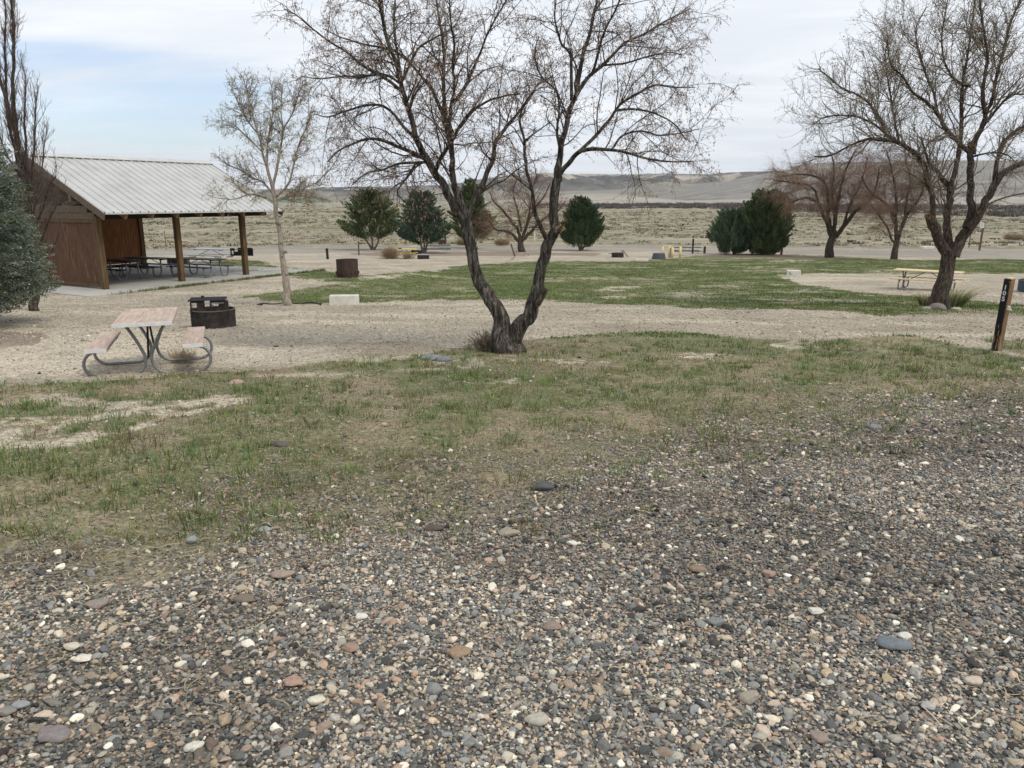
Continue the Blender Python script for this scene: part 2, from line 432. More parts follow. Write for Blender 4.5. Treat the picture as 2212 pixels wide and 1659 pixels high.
bp = N(nt, 'ShaderNodeBump', i_Strength=.5, i_Distance=.02); nt.links.new(ff, bp.inputs['Height']); nt.links.new(bp.outputs[0], b.inputs['Normal'])
g_o = link('ground', me, gm, None, True); tag(g_o, kind='structure')

# ------------------------------------------------------------------ gravel pebbles (instanced stuff)
def in_view(x, y, z, m=280):
    yc = y * cp - (z - HC) * sp; vv = y * sp + (z - HC) * cp
    px = CX + x / yc * F_PX; py = CY - vv / yc * F_PX
    return (px > -m) & (px < 2212 + m) & (py < 1659 + m * 2)
def scatter(y0, y1, dens, power=0.0, xm=.88):
    """random points in the wedge the photo looks over, dens per square metre at y0 falling with y"""
    out = []
    ys = np.arange(y0, y1, .5)
    for a in ys:
        b_ = min(a + .5, y1); wv = xm * (b_ + 1) * 2
        n = int(wv * (b_ - a) * dens * (y0 / a) ** power)
        out.append(np.stack([(rng.random(n) - .5) * wv, a + rng.random(n) * (b_ - a)], -1))
    return np.concatenate(out)
P = np.concatenate([scatter(1.6, 3.4, 7500), scatter(3.4, 5.2, 5600), scatter(5.2, 13, 3600, 1.2), scatter(13, 30, 90, .8)])
z = gz(P[:, 0], P[:, 1]); keep = in_view(P[:, 0], P[:, 1], z); P = P[keep]; z = z[keep]
_, g_, b_, gv = zones(P[:, 0], P[:, 1])
pr = np.where(P[:, 1] > 13, .9 * (g_ < .3), .035 + gv * .97)
clot = fbm(P[:, 0], P[:, 1], .8, 4, 71)
keep = (rng.random(len(P)) < pr)
P, z, gv, clot = P[keep], z[keep], gv[keep], clot[keep]
n = len(P)
big = rng.random(n)
s = .0040 + .0034 * rng.random(n) ** 1.3
s = np.where(big > .92, .008 + .005 * rng.random(n), s)
s = np.where(big > .989, .013 + .008 * rng.random(n), s)
clod = (clot > .48) & (rng.random(n) < .003) & (gv > .4); s = np.where(clod, .010 + .012 * rng.random(n), s)
s *= 1 + .25 * sstep(5, 9, P[:, 1])
scl = np.stack([s * rng.uniform(.9, 1.6, n), s * rng.uniform(.8, 1.15, n), s * rng.uniform(.5, .85, n)], -1)
rot = np.stack([rng.normal(0, .3, n), rng.normal(0, .3, n), rng.random(n) * 6.28], -1)
pal = np.array([[.055, .056, .060], [.10, .10, .10], [.155, .155, .155], [.125, .132, .14], [.21, .20, .185], [.27, .225, .175], [.33, .255, .18], [.25, .17, .13], [.38, .34, .285], [.47, .44, .39], [.17, .13, .105], [.30, .24, .20], [.035, .034, .034]])
pw = np.array([.14, .17, .12, .06, .12, .09, .055, .035, .04, .012, .09, .07, .11]); pw = pw / pw.sum()
ci = rng.choice(len(pal), n, p=pw)
bigm = (big > .9) & (rng.random(n) < .42)
ci = np.where(bigm, rng.choice([1, 2, 4, 8, 9, 2, 8, 10, 4, 5, 11, 7], n), ci)
ci = np.where(clod, 12, ci)
pc = pal[ci] * rng.uniform(.8, 1.25, (n, 1)) * (1 - .35 * sstep(.50, .64, clot)[:, None] * (~bigm)[:, None]) * 1.3 * np.array([1.15, 1.145, 1.08])
farp = (P[:, 1] > 13) | (gv < .4)
pc = np.where(((gv < .4) & (P[:, 1] < 13))[:, None], pc * .75 + np.array([.05, .04, .028]), pc); farp = P[:, 1] > 13; pc = np.where(farp[:, None], pc * .5 + np.array([.25, .215, .165]) * rng.uniform(.5, 1.4, (n, 1)), pc); scl = np.where(farp[:, None], scl * 1.5, scl)
me = bpy.data.meshes.new('gravel'); me.vertices.add(n)
zz_ = z + scl[:, 2] * .35 + rng.random(n) * .004
me.vertices.foreach_set('co', np.stack([P[:, 0], P[:, 1], zz_], -1).astype(np.float32).ravel())
for nm, arr in (('rot', rot), ('scl', scl)):
    a = me.attributes.new(nm, 'FLOAT_VECTOR', 'POINT'); a.data.foreach_set('vector', arr.astype(np.float32).ravel())
a = me.attributes.new('pcol', 'FLOAT_COLOR', 'POINT')
a.data.foreach_set('color', np.hstack([pc, np.ones((n, 1))]).astype(np.float32).ravel())
a = me.attributes.new('pick', 'INT', 'POINT'); a.data.foreach_set('value', rng.integers(0, 5, n).astype(np.int32))
pm, nt, b = newmat('pebble_stone', .75, .3)
at = N(nt, 'ShaderNodeAttribute', attribute_name='pcol'); at.attribute_type = 'INSTANCER'
tc = N(nt, 'ShaderNodeTexCoord')
vadd = N(nt, 'ShaderNodeVectorMath', operation='MULTIPLY_ADD'); nt.links.new(at.outputs['Color'], vadd.inputs[0]); vadd.inputs[1].default_value = (97, 89, 83)
nt.links.new(tc.outputs['Object'], vadd.inputs[2])
no = N(nt, 'ShaderNodeTexNoise', i_Scale=2.2, i_Detail=8, i_Roughness=.75); nt.links.new(vadd.outputs[0], no.inputs['Vector'])
mr = N(nt, 'ShaderNodeMapRange'); nt.links.new(no.outputs[0], mr.inputs[0])
for i, q_ in enumerate([.3, .7, .7, 1.3]): mr.inputs[i + 1].default_value = q_
vm = N(nt, 'ShaderNodeVectorMath', operation='SCALE'); nt.links.new(at.outputs['Color'], vm.inputs[0]); nt.links.new(mr.outputs[0], vm.inputs['Scale'])
nt.links.new(vm.outputs[0], b.inputs['Base Color'])
go = link('gravel', me, pm); tag(go, kind='stuff'); tag(go, 'dark mixed river pebbles spread over the near ground', 'gravel')
ng = bpy.data.node_groups.new('pebbles', 'GeometryNodeTree')
ng.interface.new_socket('Geometry', in_out='INPUT', socket_type='NodeSocketGeometry')
ng.interface.new_socket('Geometry', in_out='OUTPUT', socket_type='NodeSocketGeometry')
gi = ng.nodes.new('NodeGroupInput'); gout = ng.nodes.new('NodeGroupOutput')
g2i = ng.nodes.new('GeometryNodeGeometryToInstance')
for k in range(5):
    ico = ng.nodes.new('GeometryNodeMeshIcoSphere'); ico.inputs['Subdivisions'].default_value = 3; ico.inputs['Radius'].default_value = 1
    sp_ = ng.nodes.new('GeometryNodeSetPosition')
    nz = ng.nodes.new('ShaderNodeTexNoise'); nz.noise_dimensions = '4D'; nz.inputs['Scale'].default_value = .75; nz.inputs['W'].default_value = k * 3.7 + 1; nz.inputs['Detail'].default_value = 1.5
    sub = ng.nodes.new('ShaderNodeVectorMath'); sub.operation = 'SUBTRACT'; sub.inputs[1].default_value = (.5, .5, .5)
    scv = ng.nodes.new('ShaderNodeVectorMath'); scv.operation = 'SCALE'; scv.inputs['Scale'].default_value = 1.5
    ng.links.new(nz.outputs['Color'], sub.inputs[0]); ng.links.new(sub.outputs[0], scv.inputs[0]); ng.links.new(scv.outputs[0], sp_.inputs['Offset'])
    ng.links.new(ico.outputs['Mesh'], sp_.inputs['Geometry'])
    ssm = ng.nodes.new('GeometryNodeSetShadeSmooth'); ng.links.new(sp_.outputs[0], ssm.inputs[0])
    sm = ng.nodes.new('GeometryNodeSetMaterial'); sm.inputs['Material'].default_value = pm; ng.links.new(ssm.outputs[0], sm.inputs['Geometry'])
    ng.links.new(sm.outputs[0], g2i.inputs[0])
iop = ng.nodes.new('GeometryNodeInstanceOnPoints')
ng.links.new(gi.outputs[0], iop.inputs['Points']); ng.links.new(g2i.outputs[0], iop.inputs['Instance'])
iop.inputs['Pick Instance'].default_value = True
def named(nm, t):
    a_ = ng.nodes.new('GeometryNodeInputNamedAttribute'); a_.data_type = t; a_.inputs['Name'].default_value = nm; return a_.outputs[0]
ng.links.new(named('pick', 'INT'), iop.inputs['Instance Index'])
e2r = ng.nodes.new('FunctionNodeEulerToRotation'); ng.links.new(named('rot', 'FLOAT_VECTOR'), e2r.inputs[0]); ng.links.new(e2r.outputs[0], iop.inputs['Rotation'])
ng.links.new(named('scl', 'FLOAT_VECTOR'), iop.inputs['Scale'])
ng.links.new(iop.outputs[0], gout.inputs[0])
md = go.modifiers.new('pebbles', 'NODES'); md.node_group = ng

# ------------------------------------------------------------------ blades
def blades(P, z, h, wd, col, lean=.5, dirv=None, bend=.5):
    """one curved blade per point: 2 quads-ish (5 verts); P (n,2)"""
    n = len(P); a = rng.random(n) * 6.283
    dx = np.cos(a); dy = np.sin(a); ln = lean * rng.random(n) * h
    if dirv is not None: dx, dy = dirv[:, 0], dirv[:, 1]; ln = lean * h * (.5 + .5 * rng.random(n))
    ca = rng.random(n) * 6.283
    wx, wy = np.cos(ca) * wd / 2, np.sin(ca) * wd / 2
    p0 = np.stack([P[:, 0], P[:, 1], z - .004], -1)
    mid = p0 + np.stack([dx * ln * .35, dy * ln * .35, h * .6], -1)
    tip = p0 + np.stack([dx * ln, dy * ln, h * (1 - bend * rng.random(n) * .4)], -1)
    wv = np.stack([wx, wy, 0 * wx], -1)
    Vv = np.stack([p0 - wv, p0 + wv, mid + wv * .8, mid - wv * .8, tip], 1)
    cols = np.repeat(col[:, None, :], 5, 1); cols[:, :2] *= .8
    i = np.arange(n)[:, None] * 5
    return Vv.reshape(-1, 3), i + np.array([[0, 1, 2, 3]]), i + np.array([[3, 2, 4]]), cols.reshape(-1, 3)
def merge(parts):
    V, Q, T, Cc = [], [], [], []; o = 0
    for v, q_, t, c in parts:
        V.append(v); Q.append(q_ + o); T.append(t + o); Cc.append(c); o += len(v)
    return np.concatenate(V), [np.concatenate(Q), np.concatenate(T)], np.concatenate(Cc)
def jit(base, n, v=.2, h=.08):
    return np.clip(np.asarray(base) * (1 + rng.normal(0, v, (n, 1))) * (1 + rng.normal(0, h, (n, 3))), .01, .9)
# clumped: choose tuft centres, then blades round each
parts = []
def tufts(y0, y1, dens, nb, hh, ww, colf, use, power=1.0, spread=.05, lean=.6):
    T = scatter(y0, y1, dens, power); zc = gz(T[:, 0], T[:, 1]); k = in_view(T[:, 0], T[:, 1], zc); T = T[k]
    _, g, br, gv = zones(T[:, 0], T[:, 1]); pz = g if use == 'g' else br
    T = T[rng.random(len(T)) < pz]; 
    if not len(T): return
    m = rng.integers(max(1, nb // 2), nb + nb // 2 + 1, len(T)); I = np.repeat(np.arange(len(T)), m)
    ts = rng.uniform(.5, 1.35, len(T)) * (.65 + .9 * fbm(T[:, 0], T[:, 1], 1.3, 3, 41))
    off = rng.normal(0, 1, (len(I), 2)) * spread * ts[I][:, None]
    Pb = T[I] + off
    h = hh * ts[I] * rng.uniform(.5, 1.2, len(I)); zb = gz(Pb[:, 0], Pb[:, 1])
    tc_ = colf(T); col = np.clip(tc_[I] * (1 + rng.normal(0, .18, (len(I), 1))), .01, .9)
    d = off / (np.linalg.norm(off, axis=1, keepdims=True) + 1e-6) + rng.normal(0, .4, off.shape)
    sc1 = 1 + .35 * sstep(6, 12, Pb[:, 1])
    parts.append(blades(Pb, zb, h, ww * sc1 * rng.uniform(.6, 1.3, len(I)), col, lean, d))
def cg(T):
    f = sstep(.3, .7, fbm(T[:, 0], T[:, 1], .7, 3, 88))[:, None]
    c = np.array([.165, .21, .072]) * f + np.array([.12, .165, .062]) * (1 - f)
    y = (rng.random((len(T), 1)) < .12); c = np.where(y, [.20, .235, .085], c)
    return c * (1 + rng.normal(0, .12, (len(T), 3)))
def cb(T):
    f = rng.random((len(T), 1)); c = np.array([.28, .195, .12]) * f + np.array([.22, .125, .07]) * (1 - f)
    y = (rng.random((len(T), 1)) < .15); c = np.where(y, [.42, .35, .22], c); return c * (1 + rng.normal(0, .1, (len(T), 3)))
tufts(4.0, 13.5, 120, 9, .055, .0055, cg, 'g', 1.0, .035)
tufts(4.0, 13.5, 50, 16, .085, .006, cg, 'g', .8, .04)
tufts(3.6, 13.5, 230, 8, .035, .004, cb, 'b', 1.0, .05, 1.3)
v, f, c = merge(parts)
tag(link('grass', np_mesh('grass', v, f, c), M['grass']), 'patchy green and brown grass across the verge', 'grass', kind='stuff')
parts = []
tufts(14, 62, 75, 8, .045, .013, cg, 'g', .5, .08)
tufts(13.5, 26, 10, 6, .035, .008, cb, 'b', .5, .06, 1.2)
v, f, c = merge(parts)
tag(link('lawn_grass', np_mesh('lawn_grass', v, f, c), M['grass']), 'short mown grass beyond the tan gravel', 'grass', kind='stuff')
# straw lying on the gravel
T = scatter(2.2, 11, 260, .6); zc = gz(T[:, 0], T[:, 1]); T = T[in_view(T[:, 0], T[:, 1], zc)]
_d = lineY(FG, T[:, 0]) - T[:, 1]
T = T[rng.random(len(T)) < np.maximum(sstep(.42, .7, fbm(T[:, 0], T[:, 1], .6, 4, 66)) * (.35 + .65 * sstep(-3.5, 1, -T[:, 0])), .85 * sstep(2.2, .2, _d) * sstep(-3.5, -.5, _d))]
n = len(T); a = rng.random(n) * 6.28; L = rng.uniform(.02, .11, n); wd = rng.uniform(.001, .0028, n)
dz = rng.uniform(0, .02, n)
p0 = np.stack([T[:, 0], T[:, 1], gz(T[:, 0], T[:, 1]) + .012 + dz], -1)
bx = np.stack([np.cos(a), np.sin(a), 0 * a], -1); by = np.stack([-np.sin(a), np.cos(a), 0 * a], -1)
cur = rng.normal(0, .18, n)[:, None]
pts = [p0 + bx * (L * t)[:, None] + by * (L * cur[:, 0] * math.sin(math.pi * t))[:, None] + np.array([0, 0, 1]) * (rng.uniform(-.004, .008, n))[:, None] for t in (0, .33, .66, 1)]
V = np.concatenate([np.stack([p - by * wd[:, None], p + by * wd[:, None]], 1) for p in pts], 1)
i = np.arange(n)[:, None] * 8
Q = np.concatenate([i + np.array([[j * 2, j * 2 + 1, j * 2 + 3, j * 2 + 2]]) for j in range(3)])
cc = np.repeat(jit([.34, .28, .20], n, .3)[:, None], 8, 1)
tag(link('straw', np_mesh('straw', V.reshape(-1, 3), Q, cc.reshape(-1, 3)), M['brush']), 'loose dry straw and stems lying on the gravel', 'straw', kind='stuff')

# ------------------------------------------------------------------ brush on the plain
def clumps(P, z, size, nb, col, hfac=.8, wfac=.18):
    m = np.full(len(P), nb); I = np.repeat(np.arange(len(P)), m)
    off = rng.normal(0, .38, (len(I), 2)) * size[I][:, None]
    Pb = P[I] + off; h = size[I] * hfac * rng.uniform(.5, 1.1, len(I)) * np.exp(-(off**2).sum(1) / (size[I]**2) * .8)
    cl = np.clip(col[I] * (1 + rng.normal(0, .15, (len(I), 1))), .01, .9)
    d = off / (np.linalg.norm(off, axis=1, keepdims=True) + 1e-6)
    return blades(Pb, z[I] - .02, h, size[I] * wfac * rng.uniform(.6, 1.4, len(I)), cl, .8, d)
def plainz(x, y):
    r = np.hypot(x, y)
    return gz(x, y) + sstep(60, 120, r) * ((fbm(x, y, .02, 4, 2) - .5) * 1.2 + (fbm(x, y, .12, 3, 4) - .5) * .35) * (1 - sstep(700, 1500, r) * .7)
def wedge(y0, y1, n, p=1.0):
    y = y0 * (y1 / y0) ** (rng.random(n) ** p); x = (rng.random(n) - .5) * 2 * .74 * y; return np.stack([x, y], -1)
def off_road(P):
    c, g, b_, gv = zones(P[:, 0], P[:, 1])
    ry = 84.0
    return P
roadY = np.array(sorted([tuple(G(px, py))[:2] for px, py in [(-900, 546), (330, 535), (700, 530), (1300, 528), (1700, 531), (2212, 533), (3200, 535)]]))
def beyond(P, d=1.0): return P[P[:, 1] > np.interp(P[:, 0], roadY[:, 0], roadY[:, 1]) + d]
P = beyond(wedge(70, 420, 15000, 1.2)); P = P[rng.random(len(P)) < sstep(.40, .6, fbm(P[:, 0] * .3, P[:, 1], .12, 4, 6))]
s = rng.uniform(.25, .6, len(P)) * (1 + P[:, 1] / 300)
v, q_, t, c = clumps(P, plainz(P[:, 0], P[:, 1]), s, 9, jit([.32, .285, .21], len(P), .15, .05), .5, .25)
tag(link('dry_grass', np_mesh('dry_grass', v, [q_, t], c), M['brush']), 'pale dry grass tussocks covering the plain behind the road', 'grass', kind='stuff')
P = beyond(wedge(75, 800, 9000, .9), 6); P = P[rng.random(len(P)) < .12 + .88 * sstep(.45, .6, fbm(P[:, 0] * .25, P[:, 1], .05, 4, 5))]
s = rng.uniform(.3, .9, len(P)) * (1 + P[:, 1] / 500)
v, q_, t, c = clumps(P, plainz(P[:, 0], P[:, 1]), s, 10, jit([.19, .18, .13], len(P), .2, .06), .5, .3)
tag(link('sagebrush', np_mesh('sagebrush', v, [q_, t], c), M['brush']), 'grey green sagebrush dotted over the plain', 'brush', kind='stuff')
# belt of bare shrubs along the foot of the dunes
def belt(pts, n, h0, h1):
    out = []
    xs = rng.uniform(pts[0][0], pts[-1][0], n)
    yl = np.interp(xs, [p[0] for p in pts], [p[1] for p in pts]); yh = np.interp(xs, [p[0] for p in pts], [p[2] for p in pts])
    ys = yl + (yh - yl) * rng.random(n) ** 1.5
    g = np.array([tuple(G(a, b_))[:2] for a, b_ in zip(xs, ys)])
    return g
g = belt([(1150, 443, 449), (1400, 443, 451), (1600, 442, 452), (1900, 441, 462), (2300, 441, 470)], 2600, 0, 0)
g = g[rng.random(len(g)) < sstep(.3, .5, fbm(g[:, 0], g[:, 1], .03, 3, 29))]
s = rng.uniform(.8, 1.6, len(g)) * (.6 + g[:, 1] / 500)
v, q_, t, c = clumps(g, plainz(g[:, 0], g[:, 1]), s * 1.5, 26, jit([.105, .092, .09], len(g), .25, .05), .8, .08)
tag(link('shrub_belt', np_mesh('shrub_belt', v, [q_, t], c), M['brush']), 'dark belt of bare shrubs along the foot of the dunes', 'brush', kind='stuff')

# ------------------------------------------------------------------ hills
def az_el(x, y):
    d = ray(x, y); return math.atan2(d[0], d[1]), d[2] / math.hypot(d[0], d[1])
def ridge(name, sky, R0, width, colf, nz=90, na_=520, rough=.03, back=1.2, seed=0, base=-6.5, az0=-46, az1=46, gully=1.0, prof=1.3):
    az, el = zip(*[az_el(*p) for p in sky]); az = np.array(az); el = np.array(el)
    A = np.radians(np.linspace(az0, az1, na_)); T = np.linspace(0, 1 + .35, nz)
    AA, TT = np.meshgrid(A, T, indexing='ij')
    Hc = np.interp(A, az, el) * R0 + HC
    Hc = Hc[:, None]
    r = R0 - width + width * TT
    x = r * np.sin(AA); y = r * np.cos(AA)
    up = np.clip(TT, 0, 1) ** prof
    g = np.abs(fbm(x, y, 9 / width, 5, 100 + seed, .55) - .5) * 2
    g2 = np.abs(fbm(AA * R0, TT * width * .25, 14 / width, 4, 120 + seed) - .5) * 2
    env = np.sin(np.clip(TT, 0, 1) * math.pi) ** .7
    h = base + (Hc - base) * (up - env * gully * (.55 * g + .45 * g2 - .2) * .45)
    h = np.where(TT > 1, Hc - (TT - 1) * width * .25, h)
    h = h + (fbm(x, y, 30 / width, 3, 9 + seed) - .5) * rough * width * env
    h = np.where(TT <= 0, base - 3, h)
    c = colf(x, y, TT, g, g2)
    V = np.stack([x, y, h], -1).reshape(-1, 3); n0, n1 = x.shape
    ii = np.arange(n0 * n1).reshape(n0, n1)
    Q = np.stack([ii[:-1, :-1], ii[:-1, 1:], ii[1:, 1:], ii[1:, :-1]], -1).reshape(-1, 4)
    o = link(name, np_mesh(name, V, Q, c.reshape(-1, 3)), M['hill'], None, True)
    return tag(o, kind='structure')
M['hill'] = attr_mat('hill_soil', .95, .05, .12, .02)
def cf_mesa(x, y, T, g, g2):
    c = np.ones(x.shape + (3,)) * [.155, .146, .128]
    k = sstep(.42, .05, g2)[..., None] * (sstep(.25, .5, T) * sstep(1.02, .9, T))[..., None]; c = c * (1 - k * .62)  # gully shading painted into the soil colour, since soft light leaves slopes smooth
    k = sstep(.3, .05, g)[..., None]; c = c * (1 - k * .22)  # fainter painted shade for the broader folds
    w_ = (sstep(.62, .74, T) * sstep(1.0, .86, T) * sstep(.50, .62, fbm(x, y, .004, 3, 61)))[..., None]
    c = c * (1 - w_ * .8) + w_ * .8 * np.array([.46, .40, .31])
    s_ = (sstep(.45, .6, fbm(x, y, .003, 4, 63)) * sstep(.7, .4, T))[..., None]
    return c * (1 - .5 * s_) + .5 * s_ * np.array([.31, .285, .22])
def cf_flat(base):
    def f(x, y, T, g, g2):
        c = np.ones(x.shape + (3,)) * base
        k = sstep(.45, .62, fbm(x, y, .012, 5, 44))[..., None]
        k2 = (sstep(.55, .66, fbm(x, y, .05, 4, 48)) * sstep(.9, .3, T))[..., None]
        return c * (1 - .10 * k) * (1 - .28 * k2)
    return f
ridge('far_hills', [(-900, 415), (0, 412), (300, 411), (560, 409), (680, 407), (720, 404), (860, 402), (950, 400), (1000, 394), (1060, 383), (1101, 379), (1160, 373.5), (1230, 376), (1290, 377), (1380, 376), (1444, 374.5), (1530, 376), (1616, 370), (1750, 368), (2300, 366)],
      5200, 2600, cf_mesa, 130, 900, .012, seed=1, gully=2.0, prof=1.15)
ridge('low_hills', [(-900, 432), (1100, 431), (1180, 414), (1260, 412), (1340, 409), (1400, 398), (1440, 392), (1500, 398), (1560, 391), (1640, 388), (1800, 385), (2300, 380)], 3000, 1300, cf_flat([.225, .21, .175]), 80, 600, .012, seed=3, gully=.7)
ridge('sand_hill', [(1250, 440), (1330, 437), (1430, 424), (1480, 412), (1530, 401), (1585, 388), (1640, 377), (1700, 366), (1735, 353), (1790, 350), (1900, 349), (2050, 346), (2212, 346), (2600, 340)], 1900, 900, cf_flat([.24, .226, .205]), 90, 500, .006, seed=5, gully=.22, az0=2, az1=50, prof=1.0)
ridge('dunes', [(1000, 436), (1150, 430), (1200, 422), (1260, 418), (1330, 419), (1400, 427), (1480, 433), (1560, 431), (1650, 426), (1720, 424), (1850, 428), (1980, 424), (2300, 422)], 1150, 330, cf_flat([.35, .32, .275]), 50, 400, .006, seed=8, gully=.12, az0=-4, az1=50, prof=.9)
# green irrigated field seen as a dark line far left
fl = [G(300, 437.0), G(720, 437.0)]
a0, a1 = az_el(395, 430)[0], az_el(715, 430)[0]
mb = MB(); 
rows = []
for k in range(13):
    a = a0 + (a1 - a0) * k / 12
    rows += [(1500 * math.sin(a), 1500 * math.cos(a), -4.5), (2300 * math.sin(a), 2300 * math.cos(a), -1.0)]
mb.add(rows, [(2 * k, 2 * k + 2, 2 * k + 3, 2 * k + 1) for k in range(12)])
tag(mb.build('irrigated_field', noisy('crop_green', [(.05, .11, .07), (.07, .14, .09)], .02, bump=0)), kind='structure')

# ------------------------------------------------------------------ trees
def catmull(P, step):
    P = np.asarray(P, float); n = len(P); out = []
    Q = np.vstack([2 * P[0] - P[1], P, 2 * P[-1] - P[-2]])
    for i in range(1, n):
        a, b_, c, d = Q[i - 1], Q[i], Q[i + 1], Q[i + 2]
        m = max(1, int(np.linalg.norm((c - b_)[:3]) / step))
        for k in range(m):
            t = k / m
            out.append(.5 * ((2 * b_) + (-a + c) * t + (2 * a - 5 * b_ + 4 * c - d) * t * t + (-a + 3 * b_ - 3 * c + d) * t**3))
    out.append(P[-1]); return np.array(out)
def tube_batch(P, Rr, k, ridges=0, seed=0):
    """P (B,n,3), Rr (B,n) -> verts, quads"""
    B, n = Rr.shape
    T = np.gradient(P, axis=1); T /= np.linalg.norm(T, axis=2, keepdims=True) + 1e-9
    ref = np.zeros_like(T); ref[..., 1] = 1; par = np.abs(T[..., 1]) > .93
    ref[par] = [1, 0, 0]
    if n > 1: 
        anyp = par.any(1); ref[anyp] = np.array([.7, 0, .714])
    a = np.cross(T, ref); a /= np.linalg.norm(a, axis=2, keepdims=True) + 1e-9; b_ = np.cross(T, a)
    th = np.arange(k) * 2 * math.pi / k
    rr = Rr[:, :, None] * np.ones(k)
    if ridges:
        s_ = np.cumsum(np.linalg.norm(np.diff(P, axis=1, prepend=P[:, :1]), axis=2), 1)
        for bb in range(B):
            S_, TH = np.meshgrid(s_[bb], th, indexing='ij')
            u = TH / 6.283 * 11 + S_ * 1.3
            n1_ = vnoise(u, S_ * 2.2, 1, 200 + seed + bb); n2_ = vnoise(u * 2.3, S_ * 6, 1, 230 + seed + bb)
            n3_ = vnoise(np.cos(TH) * .8 + 5, S_ * 2.4 + np.sin(TH) * .8, 1, 260 + seed + bb)
            rr[bb] *= 1 + ridges * ((n1_ - .5) * .9 + (n2_ - .5) * .5 + (n3_ - .5) * .45)
    V = P[:, :, None, :] + (a[:, :, None, :] * np.cos(th)[None, None, :, None] + b_[:, :, None, :] * np.sin(th)[None, None, :, None]) * rr[..., None]
    ii = np.arange(B * n * k).reshape(B, n, k); jj = np.roll(ii, -1, 2)
    Q = np.stack([ii[:, :-1], jj[:, :-1], jj[:, 1:], ii[:, 1:]], -1).reshape(-1, 4)
    return V.reshape(-1, 3), Q
def grow(par, n, s0, s1, Lm, nseg, ang, trop, wig, rfac, rmin, tipr, bias=None, taper=1.0):
    """par: list of (pts (m,3), rad (m,)); n children spread by length; returns P (n,nseg,3), R (n,nseg)"""
    lens = np.array([np.linalg.norm(np.diff(p, axis=0), axis=1).sum() for p, r in par])
    ch = rng.choice(len(par), n, p=lens / lens.sum())
    ss = s0 + (s1 - s0) * rng.random(n)
    o = np.zeros((n, 3)); t = np.zeros((n, 3)); r0 = np.zeros(n); Lp = lens[ch]
    for i in range(n):
        p, r = par[ch[i]]; x = ss[i] * (len(p) - 1); j = min(int(x), len(p) - 2); f = x - j
        o[i] = p[j] * (1 - f) + p[j + 1] * f; d = p[j + 1] - p[j]; t[i] = d / (np.linalg.norm(d) + 1e-9); r0[i] = r[j] * (1 - f) + r[j + 1] * f
    rv = rng.normal(0, 1, (n, 3)); rv -= t * (rv * t).sum(1, keepdims=True); rv /= np.linalg.norm(rv, axis=1, keepdims=True) + 1e-9
    if bias is not None: rv = rv + bias; rv -= t * (rv * t).sum(1, keepdims=True) * .5; rv /= np.linalg.norm(rv, axis=1, keepdims=True) + 1e-9
    an = np.radians(rng.normal(ang[0], ang[1], n))[:, None]
    d = t * np.cos(an) + rv * np.sin(an)
    L = Lm[0] + (Lm[1] - Lm[0]) * rng.random(n) ** 1.3
    L = L * (1 - .45 * ss)
    L = np.minimum(L, Lp * 1.1 + .1)
    P = np.zeros((n, nseg, 3)); P[:, 0] = o; st = (L / (nseg - 1))[:, None]
    for k in range(1, nseg):
        tr = trop[0] + (trop[1] - trop[0]) * k / (nseg - 1)
        d = d + rng.normal(0, wig, (n, 3)); d[:, 2] += tr; d /= np.linalg.norm(d, axis=1, keepdims=True)
        P[:, k] = P[:, k - 1] + d * st
    rb = np.maximum(np.minimum(r0 * rfac, L * .012 + .002), rmin)
    Rr = rb[:, None] + (tipr - rb[:, None]) * (np.linspace(0, 1, nseg) ** taper)[None]
    return P, np.maximum(Rr, tipr)
def as_list(P, Rr): return [(P[i], Rr[i]) for i in range(len(P))]
def hang(parts, n, s0, size, w_, down=1.0, name='pods', mat=None, parent=None, L=1, spread=.01):
    """small slender leaves hanging on twigs; parts = list of (P,R)"""
    P = np.concatenate([p.reshape(-1, p.shape[1], 3)[:, int(p.shape[1] * s0):].reshape(-1, 3) for p, r in parts])
    o = P[rng.integers(0, len(P), n)] + rng.normal(0, spread, (n, 3))
    d = rng.normal(0, .5, (n, 3)); d[:, 2] -= down; d /= np.linalg.norm(d, axis=1, keepdims=True)
    ln = size * rng.uniform(.5, 1.3, n)[:, None]; s_ = np.cross(d, rng.normal(0, 1, (n, 3))); s_ /= np.linalg.norm(s_, axis=1, keepdims=True)
    a = o; m1 = o + d * ln * .5 + s_ * w_ * .5; m2 = o + d * ln * .5 - s_ * w_ * .5; e = o + d * ln
    V = np.stack([a, m1, e, m2], 1).reshape(-1, 3); Q = np.arange(n * 4).reshape(n, 4)
    me = np_mesh(name, V, Q); return link(name, me, mat, parent)
def limb_pts(conv, limbs, Yb, depth, minr=.004):
    out = []
    for L_ in limbs:
        pts, d0, d1 = L_
        px = [conv(p[0], p[1]) for p in pts]; m = len(px); res = []
        for i, (x, y) in enumerate(px):
            t = i / (m - 1); Yd = Yb + d0 + (d1 - d0) * t
            q_ = W(x, y, Yd); dep = Yd * cp - (q_.z - HC) * sp
            r = (pts[i][2] if len(pts[i]) > 2 else 3) * conv.s / F_PX * dep
            res.append((q_.x, q_.y, q_.z, max(r, minr)))
        out.append(np.array(res))
    return out
class Conv:
    def __init__(s, scale, ox, oy): s.k = scale; s.ox = ox; s.oy = oy; s.s = 1 / scale / 1.852
    def __call__(s, x, y): return ((x / s.k + s.ox) / 1.852, (y / s.k + s.oy) / 1.852)
def fillr(pts, r0, r1):
    n = len(pts); return [(p[0], p[1], r0 + (r1 - r0) * i / (n - 1)) for i, p in enumerate(pts)]
